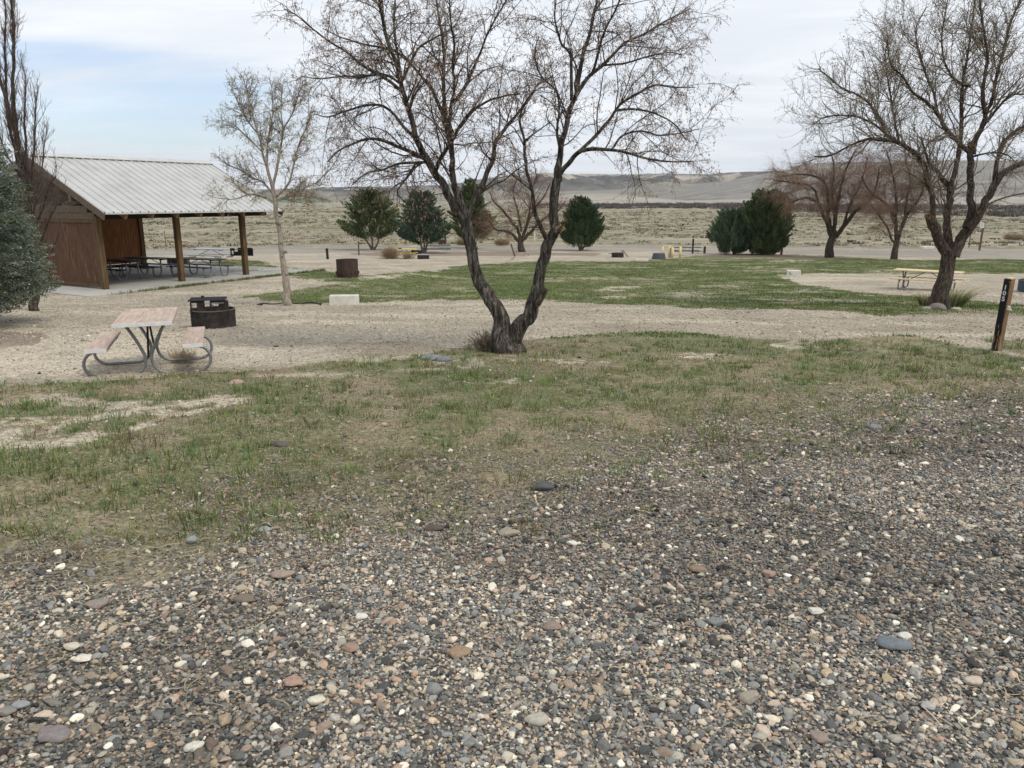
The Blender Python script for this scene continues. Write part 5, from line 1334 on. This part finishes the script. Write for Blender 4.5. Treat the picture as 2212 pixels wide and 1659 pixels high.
# barge boards at both gables
for a_ in (A0, A1):
    mb = MB()
    mb.beam((a_, -OV - .02, EZ - .12), (a_, RB, RZ - .10), .05, .24); mb.beam((a_, DB + OV + .02, EZ - .12), (a_, RB, RZ - .10), .05, .24)
    mb.build('barge_board', M['beam'], pav)
for y_ in (1.0, RB, DB - 1.0):
    MB().beam((A0 - .05, y_, RZ - slope * abs(y_ - RB) - .34), (A1 - .05, y_, RZ - slope * abs(y_ - RB) - .34), .12, .24).build('purlin', M['beam'], pav)
# lattice in the gable
mb = MB()
for y_ in np.arange(-1, 9, .16):
    for s_ in (1, -1):
        # clip a 45 degree lath to the gable triangle
        pts = []
        for t_ in np.linspace(-3, 3, 121):
            yy, zz2 = y_ + s_ * t_, 3.02 + 1.0 + t_
            if zz2 > 3.02 and zz2 < RZ - .3 - slope * abs(yy - RB) : pts.append((yy, zz2))
        if len(pts) > 2: mb.beam((s_ * .006, pts[0][0], pts[0][1]), (s_ * .006, pts[-1][0], pts[-1][1]), .035, .010, (1, 0, 0))
mb.build('lattice', M['beam'], pav)
# roof: ribbed sheets
M['roof'] = noisy('ribbed_metal_roof', [(.42, .42, .41), (.49, .49, .48), (.54, .54, .53)], 1.2, (1, 1, 1), rough=.45, spec=.4, metal=.15, bump=.03)
prof = []; x = A0
pitch = (A1 - A0) / 24
for i in range(24):
    b0 = A0 + i * pitch
    prof += [(b0, 0), (b0 + .022, .055), (b0 + .06, .055), (b0 + .082, 0), (b0 + pitch * .48, 0), (b0 + pitch * .54, .018), (b0 + pitch * .66, .018), (b0 + pitch * .72, .0)]
prof.append((A1, 0))
for s_ in (0, 1):
    mb = MB(); n = len(prof); vs = []
    rows_ = 8
    for r_ in range(rows_ + 1):
        f = r_ / rows_; y_ = (-OV + (RB + OV) * f) if s_ == 0 else (DB + OV - (DB - RB + OV) * f)
        z_ = EZ + (RZ - EZ) * f
        vs += [(p[0], y_, z_ + p[1] + .02) for p in prof]
    m0 = len(vs); vs += [(v[0], v[1], v[2] - .02) for v in vs]
    fs = []
    for r_ in range(rows_):
        for i in range(n - 1):
            a_, b2, c2, d2 = r_ * n + i, r_ * n + i + 1, (r_ + 1) * n + i + 1, (r_ + 1) * n + i
            fs.append((a_, b2, c2, d2) if s_ == 0 else (d2, c2, b2, a_)); fs.append((d2 + m0, c2 + m0, b2 + m0, a_ + m0) if s_ == 0 else (a_ + m0, b2 + m0, c2 + m0, d2 + m0))
    for i in range(n - 1): fs.append((i, i + m0, i + 1 + m0, i + 1)); 
    mb.add(vs, fs); rf = mb.build('roof', M['roof'], pav)
    if s_ == 0:
        MB().box(((A0 + A1) / 2, -OV - .012, EZ - .012), (A1 - A0, .02, .05)).build('eave_trim', M['roof'], rf)
mb = MB(); mb.beam((A0 - .02, RB - .14, RZ + .02), (A1 + .02, RB - .14, RZ + .02), .32, .02, Vector((0, -slope, 1)).normalized()); mb.beam((A0 - .02, RB + .14, RZ + .02), (A1 + .02, RB + .14, RZ + .02), .32, .02, Vector((0, slope, 1)).normalized())
mb.build('ridge_cap', M['roof'], pav)
# slab
def L2W(a_, b_, z_=0): return P0 + PA * a_ + PB * b_ + Vector((0, 0, z_))
slabn = MB(); sl = [(-1.6, -1.6), (10.0, -1.3), (9.4, 8.6), (-1.6, 8.6)]
top_ = [L2W(a_, b_, 0) for a_, b_ in sl]; bot = [p + Vector((0, 0, -.5)) for p in top_]
slabn.add(top_ + bot, [(0, 1, 2, 3), (7, 6, 5, 4)] + [(i, i + 4, (i + 1) % 4 + 4, (i + 1) % 4) for i in range(4)])
tag(slabn.build('concrete_pad', noisy('pad_concrete', [(.30, .29, .27), (.38, .365, .34), (.43, .415, .39)], .9, rough=.9, bump=.15)), kind='structure')
# weeds along the pad edge
parts = []
n = 700; t_ = rng.random(n) ** .8; e0 = L2W(-1.0, -1.72); e1 = L2W(10, -1.42)
P = np.stack([e0.x + (e1.x - e0.x) * t_, e0.y + (e1.y - e0.y) * t_], -1) + rng.normal(0, .05, (n, 2))
k_ = rng.random(len(P)) < .25 + .8 * (fbm(P[:, 0] * 5, P[:, 1] * 5, 1, 3, 3) > .5); P = P[k_]
I = np.repeat(np.arange(len(P)), 8); Pb = P[I] + rng.normal(0, .05, (len(I), 2))
v, q_, t, c = blades(Pb, gz(Pb[:, 0], Pb[:, 1]) + .02, rng.uniform(.03, .14, len(I)), np.full(len(I), .012), jit([.13, .15, .05], len(I), .2), .6)
tag(link('edge_weeds', np_mesh('edge_weeds', v, [q_, t], c), M['grass']), 'low green weeds growing along the pavilion pad edge', 'weeds', kind='stuff')
# tables under the roof
gp = 'dark topped tables under the pavilion roof'
def inpav(px, py):
    d = ray(px, py); t = (PZ - HC) / d[2]; return Vector((d[0] * t, d[1] * t, PZ))
def tb(pxc, pyc, rz, L, lb): 
    return picnic_table('picnic_table', inpav(pxc, pyc), rz, L, lb, M['grey_plank'], M['galv'], 'u', None, 5, gp, w=.74, bx=.62, pr=.032)
tb(258, 601, R(62), 2.4, 'dark topped table under the pavilion roof beside the corner post')
tb(327, 594, R(68), 2.4, 'dark topped table in the middle under the pavilion roof')
tb(434, 596, R(66), 2.4, 'dark topped table behind the middle pavilion post')
c = G(455, 562); c = W(457, 562, 41); c.z = float(gz(c.x, c.y))
picnic_table('picnic_table', c, R(68), 2.4, 'grey metal topped table on the gravel behind the pavilion', M['alu'], M['galv'], 'post', None, 3, inset=.35)
# grill on a post behind the right pavilion post
def box_grill(name, loc, w_, d_, h_, zb, label, rz=0, pole=True, wings=True):
    root = empty(name, loc, rz, label, 'grill')
    mb = MB(); t = .012
    mb.box((0, d_ / 2, zb + h_ / 2), (w_ * .62, t, h_)).box((0, 0, zb + .01), (w_ * .62, d_, t))
    mb.box((0, -d_ / 2, zb + h_ * .3), (w_ * .62, t, h_ * .55))
    mb.build('firebox', M['black'], root)
    for s_ in (-1, 1):
        m2 = MB(); x = s_ * w_ * .40
        m2.box((x, -d_ * .5, zb + h_ * .85), (w_ * .2, t, h_ * .3)); m2.box((x, -d_ * .5, zb + h_ * .12), (w_ * .2, t, h_ * .24)); m2.box((s_ * w_ * .47, -d_ * .5, zb + h_ * .5), (w_ * .06, t, h_ * .6)); m2.box((s_ * w_ * .335, -d_ * .5, zb + h_ * .5), (w_ * .05, t, h_ * .6))
        for j in range(3): m2.box((s_ * w_ * .43, -d_ * .5, zb + h_ * (.3 + .18 * j)), (w_ * .05, t, h_ * .05))
        m2.build('side_plate', M['black'], root)
    MB().box((0, 0, zb + h_ * .8), (w_ * .9, d_ * .9, t)).build('grate', M['black'], root)
    if pole: MB().tube([(0, 0, 0), (0, 0, zb)], .045, 10).build('pole', M['black'], root, True)
    return root
c = W(526, 551, 38.5); c = Vector((c.x, c.y, 0)); c.z = float(gz(c.x, c.y))
zb = W(526, 552, 38.5).z - c.z
box_grill('pedestal_grill', c, 1.12, .45, .37, zb, 'black pedestal grill seen behind the right pavilion post')

# ------------------------------------------------------------------ fire rings and barrels
def ring_mesh(r_, h_, t=.012, k=40, z0=0):
    vs, fs = [], []
    for i in range(k):
        a = 2 * math.pi * i / k; c_, s_ = math.cos(a), math.sin(a)
        for (rr_, z_) in ((r_, z0), (r_, z0 + h_), (r_ + .012, z0 + h_), (r_ + .012, z0 + h_ + .018), (r_ - t, z0 + h_ + .018), (r_ - t, z0)): vs.append((rr_ * c_, rr_ * s_, z_))
    for i in range(k):
        j = (i + 1) % k
        for m in range(6): fs.append((i * 6 + m, j * 6 + m, j * 6 + (m + 1) % 6, i * 6 + (m + 1) % 6))
    return MB().add(vs, fs)
def fire_ring(name, loc, r_, h_, label, mat='rust', rz=0, grate=None, cat='fire ring', ash=True):
    root = empty(name, loc, rz, label, cat)
    ring_mesh(r_, h_).build('ring', M[mat], root)
    MB().tube([(r_ * math.cos(6.2832 * i / 40), r_ * math.sin(6.2832 * i / 40), h_ + .012) for i in range(41)], .014, 8).build('rim', M['rim'] if mat == 'rust' else M[mat], root, True)
    if ash: 
        mb = MB(); k = 24; mb.add([(0, 0, .07)] + [(r_ * .96 * math.cos(6.283 * i / k), r_ * .96 * math.sin(6.283 * i / k), .05) for i in range(k)], [(0, 1 + i, 1 + (i + 1) % k) for i in range(k)]); mb.build('ash', noisy('ash_bed', [(.05, .05, .05), (.16, .155, .15)], 12), root)
    return root
gF = G(458, 706)
fr_ = fire_ring('fire_ring', gF + Vector((0, .12, 0)), .445, .36, 'black steel fire ring with a raised cooking grate beside the red table', rz=R(14))
def notched(x, y0, y1, z0, z1):
    """side plate in the y-z plane with a stepped window"""
    mb = MB(); t = .010; w_ = y1 - y0; h_ = z1 - z0
    mb.box((x, (y0 + y1) / 2, z0 + h_ * .22), (t, w_, h_ * .44)); mb.box((x, (y0 + y1) / 2, z1 - h_ * .06), (t, w_ * .94, h_ * .12), bev=.002)
    mb.box((x, y0 + w_ * .07, z0 + h_ * .66), (t, w_ * .14, h_ * .44)); mb.box((x, y1 - w_ * .28, z0 + h_ * .66), (t, w_ * .56, h_ * .44))
    for j in range(3): mb.box((x, y0 + w_ * (.17), z0 + h_ * (.52 + .12 * j)), (t, w_ * .08, h_ * .05))
    return mb
def plate_x(y, x0, x1, z0, z1, flip=1):
    mb = MB(); t = .010; w_ = x1 - x0; h_ = z1 - z0
    mb.box(((x0 + x1) / 2, y, z0 + h_ * .28), (w_, t, h_ * .56)); mb.box(((x0 + x1) / 2, y, z1 - h_ * .07), (w_ * .96, t, h_ * .14), bev=.003)
    xl, xr = (x0, x1) if flip > 0 else (x1, x0); s_ = 1 if flip > 0 else -1
    mb.box((xl + s_ * w_ * .05, y, z0 + h_ * .70), (w_ * .10, t, h_ * .32)); mb.box((xr - s_ * w_ * .27, y, z0 + h_ * .70), (w_ * .54, t, h_ * .32))
    for j in range(3): mb.box((xl + s_ * w_ * .14, y, z0 + h_ * (.60 + .10 * j)), (w_ * .09, t, h_ * .045))
    return mb
plate_x(-.30, -.01, .36, .26, .59, 1).build('side_plate', M['rust'], fr_)
plate_x(-.26, -.40, -.12, .26, .59, 1).build('side_plate', M['rust'], fr_)
mb = MB()
for i in range(9): mb.box((-.06, -.33 + .045 * i, .600 + .003 * i), (.70, .030, .010))
mb.box((-.41, -.15, .60), (.02, .42, .03)).box((.29, -.15, .60), (.02, .42, .03))
mb.build('grate', M['black'], fr_)
hp = [(.10 + .018 * math.cos(t_) * 0 + t_ * .007, -.345 + .016 * math.cos(t_), .535 + .016 * math.sin(t_)) for t_ in np.linspace(0, 6 * 6.28 / 1.6, 70)]
MB().tube(hp, .005, 5).tube([(0.0, -.345, .53), (.28, -.345, .545)], .007, 6).build('handle', M['galv'], fr_, True)
MB().tube([(-.18, .02, .40), (-.18, .02, .66)], .03, 8).build('pivot', M['black'], fr_)
gB = G(748, 600); bb = fire_ring('fire_barrel', gB + Vector((0, .3, 0)), .46, .74, 'tall reddish brown steel ring with a row of lugs standing on the lawn', 'rust_red', cat='steel ring', ash=False)
for i in range(16):
    a = 6.283 * i / 16 + .2; MB().box((.485 * math.cos(a), .485 * math.sin(a), .20), (.05, .05, .13), Matrix.Rotation(a, 3, 'Z'), bev=.012).build('lug', M['rust_red'], bb)
gq = G(1335, 557); f3_ = fire_ring('fire_ring', gq + Vector((0, .3, 0)), .5, .33, 'low rusty fire ring with a tilted grate left of the concrete stop'); kq = 1
mb = MB()
for i in range(9): mb.beam((.5 + .0, -.3 + .07 * i, .45), (.85, -.3 + .07 * i, .05), .018, .018)
mb.beam((.5, -.3, .45), (.5, .26, .45), .03, .03).beam((.85, -.3, .05), (.85, .26, .05), .03, .03)
mb.build('grate', M['black'], f3_)
MB().tube([(.30, 0, .33), (.30, 0, .52), (.36, 0, .56), (.42, 0, .52), (.42, 0, .4)], .02, 6).tube([(.45, 0.1, .33), (.45, .1, .52), (.51, .1, .56), (.57, .1, .5)], .02, 6).tube([(-.5, -.1, .3), (-.8, -.1, .3)], .02, 6).build('handle', M['rust'], f3_, True)
gq = G(914, 560); f4_ = empty('fire_box', gq + Vector((0, .2, 0)), 0, 'low square steel fire box right of the yellow table', 'fire box')
MB().box((0, -.35, .16), (.86, .02, .32)).box((0, .35, .16), (.86, .02, .32)).box((-.43, 0, .16), (.02, .7, .32)).box((.43, 0, .16), (.02, .7, .32)).build('walls', M['rust'], f4_)
MB().box((0, 0, .335), (.95, .78, .02)).build('lid', M['alu'], f4_)
gq = G(897, 547); fire_ring('fire_ring', G(899, 548), .5, .28, 'low dark fire ring at the foot of the blue green juniper', 'black')
gq = G(956, 528); f5_ = empty('fire_box', gq, 0, 'small rusty fire box with raised side plates beyond the back road', 'fire box')
MB().box((0, 0, .3), (1.0, .7, .6)).build('walls', M['rust_red'], f5_)
MB().box((-.35, 0, .8), (.22, .03, .5)).box((.38, 0, .78), (.2, .03, .45)).build('side_plate', M['black'], f5_)
gq = G(2262, 633); fire_ring('fire_ring', gq + Vector((0, .4, 0)), .72, .38, 'blue grey fire ring cut by the right edge beyond the numbered post', 'ring_blue' if False else 'rust', rz=0)
M['ring_blue'] = noisy('blue_grey_steel', [(.04, .05, .065), (.07, .085, .105)], 5, bump=.1)
for o in bpy.data.objects:
    if o.parent and o.parent.get('label', '').startswith('blue grey fire ring') and o.name.startswith('ring'): o.data.materials[0] = M['ring_blue']
gq = G(385, 556); 
pz = W(383, 560, 40); pz.z = float(gz(pz.x, pz.y)); f6_ = fire_ring('fire_ring', pz, .5, .3, 'rusty fire ring seen through the pavilion beyond the middle table')

# ------------------------------------------------------------------ concrete blocks
def block(px0, px1, py, h_, d_, label, rz=0, mat='conc_white', name='concrete_block', z=None, Yd=None):
    g = G((px0 + px1) / 2, py); dep = g.y * cp - (g.z - HC) * sp; L_ = (px1 - px0) / F_PX * dep
    mb = MB(); mb.box((0, d_ / 2, h_ / 2 - .02), (L_, d_, h_ + .04), bev=.025)
    o = mb.build(name, M[mat]); o.location = g; o.rotation_euler = (0, 0, rz)
    return tag(o, label, 'concrete block')
block(712, 774, 657.5, .27, .30, 'long white concrete parking stop between the lawn and the tan gravel', R(6))
b3 = block(1700, 1728, 599, .32, .5, 'short cream concrete block with a dark mark at the lawn edge', R(-18))
mb = MB()
for i in range(7): a = i * .9; mb.box((-.17 + .035 * math.cos(a * 2), -.004, .17 + .05 * math.sin(a * 1.3)), (.05, .004, .014), Matrix.Rotation(a, 3, 'Y'))
mb.build('dark_mark', M['black'], b3)
block(1373, 1401, 564, .16, .4, 'low flat white concrete stop beside the dark tub')
block(1994, 2020, 537, .22, .8, 'white concrete slab at the far edge of the back road', R(5))

# ------------------------------------------------------------------ posts, bollards, tub
def post(name, px, py, pyt, w_, label, mat, cat='post', lean=0, cap=None, group=None, yoff=0):
    g = G(px, py); dep = g.y * cp - (g.z - HC) * sp; h_ = (py - pyt) / F_PX * dep * 1.02
    root = empty(name, g, 0, label, cat, group, rot=(0, lean, 0))
    MB().box((0, 0, h_ / 2 - .1), (w_, w_, h_ + .2), bev=w_ * .08).build('shaft', mat, root)
    if cap: MB().box((0, 0, h_ * cap[0]), (w_ * 1.06, w_ * 1.06, h_ * cap[1])).build('band', cap[2], root)
    return root, h_
M['post_brown'] = wood('brown_stake', [(.08, .05, .035), (.15, .10, .07)], 5, (8, 8, 1))
M['post_dark'] = wood('dark_stake', [(.008, .014, .013), (.02, .03, .028)], 5, (8, 8, 1))
M['white'] = noisy('white_paint', [(.6, .6, .58), (.75, .75, .73)], 5, bump=.05)
post('marker_post', 708, 560, 537, .17, 'short thick dark green post left of the tall brown stake', M['post_dark'], lean=R(-2))
post('marker_post', 775.5, 552, 518, .11, 'tall thin brown stake left of the round juniper', M['post_brown'], cap=(.93, .05, M['white']))
post('marker_post', 1112, 553, 526, .13, 'brown post leaning left in front of the small bare tree', M['post_brown'], lean=R(-18))
post('marker_post', 1155, 519, 500, .12, 'small white post on the plain behind the small bare tree', M['white'])
post('marker_post', 1496, 547, 513, .15, 'black marker post with white number bands behind the black table', M['black'], cap=(.90, .05, M['white']))
post('marker_post', 1521.5, 547, 533, .2, 'short weathered stub post right of the black table', M['post_brown'], lean=R(2))
post('fence_stake', 359, 537, 500, .06, 'thin stake on the plain seen through the pavilion', M['post_brown'])
post('fence_stake', 2093, 533, 508, .09, 'thin stake left of the far sign post', M['post_brown'])
sgn, hS = post('sign_post', 2116, 538, 481, .16, 'tall brown post with a small white sign at the far right', M['post_brown'], 'sign post', lean=R(1.5))
MB().box((-.22, -.12, hS * .86), (.42, .03, hS * .2)).build('sign_plate', M['white'], sgn)
mb = MB()
for i in range(4): mb.box((-.22, -.140, hS * (.80 + .04 * i)), (.22, .006, hS * .012))
mb.build('sign_marks', M['black'], sgn)
gp = 'yellow bollards around the water tap'
for (px, py, pt, ln, lb) in [(1430.5, 550, 532, 3, 'yellow bollard leaning behind the dark tub'), (1445, 556.5, 531.5, 1, 'yellow bollard at the left end of the black table, rear one'),
                            (1452, 558, 534, 0, 'yellow bollard just right of the rear left one by the black table'), (1469, 557, 532.5, 0, 'rightmost yellow bollard in front of the black table')]:
    g = G(px, py); dep = g.y * cp - (g.z - HC) * sp; h_ = (py - pt) / F_PX * dep
    root = empty('bollard', g, 0, lb, 'bollard', gp, rot=(0, R(ln), 0))
    MB().tube([(0, 0, -.1), (0, 0, h_ - .03)], .10, 14).build('shaft', M['bollard'] if 'bollard' in M else M.setdefault('bollard', noisy('pale_yellow_paint', [(.62, .47, .19), (.74, .58, .28)], 4, bump=.05)), root, True)
    MB().tube([(0, 0, h_ - .03), (0, 0, h_ - .005), (0, 0, h_)], [.10, .08, .03], 14).build('cap', M['bollard'], root, True)
g = G(1448.5, 557); root = empty('water_tap', g + Vector((0, .1, 0)), 0, 'grey water tap post among the yellow bollards', 'water tap')
MB().box((0, 0, .42), (.14, .14, .84)).build('post', M['galv'], root); MB().tube([(0, 0, .7), (0, -.16, .7), (0, -.2, .62)], .02, 8).build('spout', M['galv'], root, True)
g = G(1425, 559.5); root = empty('tub', g + Vector((0, .4, 0)), 0, 'dark grey tub turned upside down left of the yellow bollards', 'tub')
vs = []; k = 28
MB().tube([(0, 0, 0), (0, 0, .04), (0, 0, .045), (0, 0, .44), (0, 0, .47), (0, 0, .48)], [.60, .60, .56, .47, .45, .40], 28).build('shell', noisy('dark_plastic', [(.045, .055, .065), (.065, .078, .09)], 3, rough=.5, bump=.02), root, False)
# far tables
c = W(1483, 555, G(1483, 552.5).y); c.z = float(gz(c.x, c.y))
picnic_table('picnic_table', c, R(90), 2.45, 'black picnic table among the yellow bollards', M['dark_blue'], M['alu'], 'post', None, 3, inset=.35)
c = G(945, 547.5)
picnic_table('picnic_table', c, R(94), 2.6, 'dark blue picnic table at the foot of the blue green juniper', M['dark_blue'], M['alu'], 'post', None, 3, inset=.35)
c = G(874, 558)
picnic_table('picnic_table', c, R(86), 2.0, 'yellow and blue painted picnic table beside the tumbleweed heap', M['yellow'], M['rust'], 'loop', None, 4, half=None)
c = G(855, 558); g = G(874, 558)
mb = MB(); mb.box((0, 0, .80), (.28, .2, .10), bev=.03); o = mb.build('cloth_bundle', M['black']); o.location = Vector((g.x - .35, g.y, g.z)); tag(o, 'small black bundle lying on the yellow and blue table', 'bundle')
c = G(893, 527)
picnic_table('picnic_table', c, R(88), 2.6, 'bright yellow picnic table across the back road behind the junipers', M['yellow'], M['rust'], 'loop', None, 4)

# ------------------------------------------------------------------ marker post 105
g = G(2152, 757); dep = g.y * cp - (g.z - HC) * sp; hP = (757 - 600) / F_PX * dep
root = empty('site_marker_post', g, 0, 'leaning square post with the number 105 painted on its black face', 'marker post', rot=(R(4), R(4), R(-58)))
PW = .115
m, nt, b = newmat('chipped_black_paint', .7, .25)
tc = N(nt, 'ShaderNodeTexCoord'); sx = N(nt, 'ShaderNodeSeparateXYZ'); nt.links.new(tc.outputs['Object'], sx.inputs[0])
mp = N(nt, 'ShaderNodeMapping'); mp.inputs['Scale'].default_value = (16, 16, 3.0); nt.links.new(tc.outputs['Object'], mp.inputs[0])
no = N(nt, 'ShaderNodeTexNoise', i_Scale=1.6, i_Detail=8, i_Roughness=.7); nt.links.new(mp.outputs[0], no.inputs['Vector'])
wr = ramp(nt, [(.3, (.10, .055, .03)), (.5, (.20, .12, .065)), (.7, (.34, .24, .15))]); nt.links.new(no.outputs[0], wr.inputs[0])
# painted on the front (local -y) and the side towards -x; bare timber on +x
geo = N(nt, 'ShaderNodeNewGeometry'); vt = N(nt, 'ShaderNodeVectorTransform'); vt.vector_type = 'NORMAL'; vt.convert_from = 'WORLD'; vt.convert_to = 'OBJECT'
nt.links.new(geo.outputs['True Normal'], vt.inputs[0]); sn = N(nt, 'ShaderNodeSeparateXYZ'); nt.links.new(vt.outputs[0], sn.inputs[0])
def mth(op, a, b_):
    n = N(nt, 'ShaderNodeMath', operation=op)
    for i, q_ in enumerate((a, b_)):
        if isinstance(q_, (int, float)): n.inputs[i].default_value = q_
        else: nt.links.new(q_, n.inputs[i])
    return n.outputs[0]
side = mth('GREATER_THAN', sn.outputs[0], .5)
zlow = N(nt, 'ShaderNodeMapRange'); nt.links.new(sx.outputs[2], zlow.inputs[0])
for i, q_ in enumerate([.6, .1, 0, .09]): zlow.inputs[i + 1].default_value = q_
chip = mth('GREATER_THAN', mth('ADD', no.outputs[0], zlow.outputs[0]), .62)
edge = mth('GREATER_THAN', mth('ADD', sx.outputs[0], mth('MULTIPLY', no.outputs[0], .03)), PW / 2 + .002)
bare = mth('MAXIMUM', side, mth('MAXIMUM', chip, edge))
mxn = N(nt, 'ShaderNodeMix', data_type='RGBA'); nt.links.new(bare, mxn.inputs['Factor']); mxn.inputs['A'].default_value = (.012, .011, .011, 1); nt.links.new(wr.outputs[0], mxn.inputs['B'])
nt.links.new(mxn.outputs['Result'], b.inputs['Base Color'])
bp = N(nt, 'ShaderNodeBump', i_Strength=.5, i_Distance=.01); nt.links.new(no.outputs[0], bp.inputs['Height']); nt.links.new(bp.outputs[0], b.inputs['Normal'])
mb = MB(); mb.box((0, 0, hP / 2 - .15), (PW, PW, hP + .3), bev=.006); sh = mb.build('shaft', m, root)
mb = MB(); mb.box((.012, 0, hP + .008), (PW * .7, PW * .8, .022), bev=.008); mb.build('post_top', M['pale_plank'], root)
M['numeral'] = noisy('white_numeral', [(.55, .58, .62), (.75, .77, .80)], 30, bump=0)
dg = bpy.context.evaluated_depsgraph_get()
for i, ch in enumerate('105'):
    cu = bpy.data.curves.new('numeral', 'FONT'); cu.body = ch; cu.size = .098; cu.extrude = .0015; cu.offset = .0022; cu.align_x = 'CENTER'
    to = bpy.data.objects.new('tmp', cu); COL.objects.link(to); bpy.context.view_layer.update()
    me = bpy.data.meshes.new_from_object(to.evaluated_get(bpy.context.evaluated_depsgraph_get())); bpy.data.objects.remove(to)
    me.materials.clear(); o = link('numeral', me, M['numeral'], root)
    o.location = (-.012, -PW / 2 - .003, hP - .165 - i * .092); o.rotation_euler = (R(90), 0, 0)
hs = MB(); hs.box((PW / 2 + .012, -.02, hP * .62), (.03, .045, .05)); hs.tube([(PW / 2 + .02, -.03, hP * .62), (PW / 2 + .05, -.03, hP * .62), (PW / 2 + .05, -.03, hP * .60)], .008, 6).box((PW / 2 + .03, -.03, hP * .595), (.07, .04, .012))
hs.build('hasp', M['conc_white'], root)

hz = MB().box((0, 0, 170), (18600, 18600, 362)); hzm = bpy.data.materials.new('haze'); hzm.use_nodes = True
_n = hzm.node_tree; _n.nodes.remove(_n.nodes['Principled BSDF']); _v = _n.nodes.new('ShaderNodeVolumePrincipled')
_v.inputs['Color'].default_value = (.90, .93, 1, 1); _v.inputs['Density'].default_value = .00006; _v.inputs['Anisotropy'].default_value = .3
_n.links.new(_v.outputs[0], _n.nodes['Material Output'].inputs['Volume'])
tag(hz.build('haze', hzm), kind='stuff')
sc.cycles.use_denoising = True
try: sc.cycles.max_bounces = 6; sc.cycles.transparent_max_bounces = 4
except Exception: pass
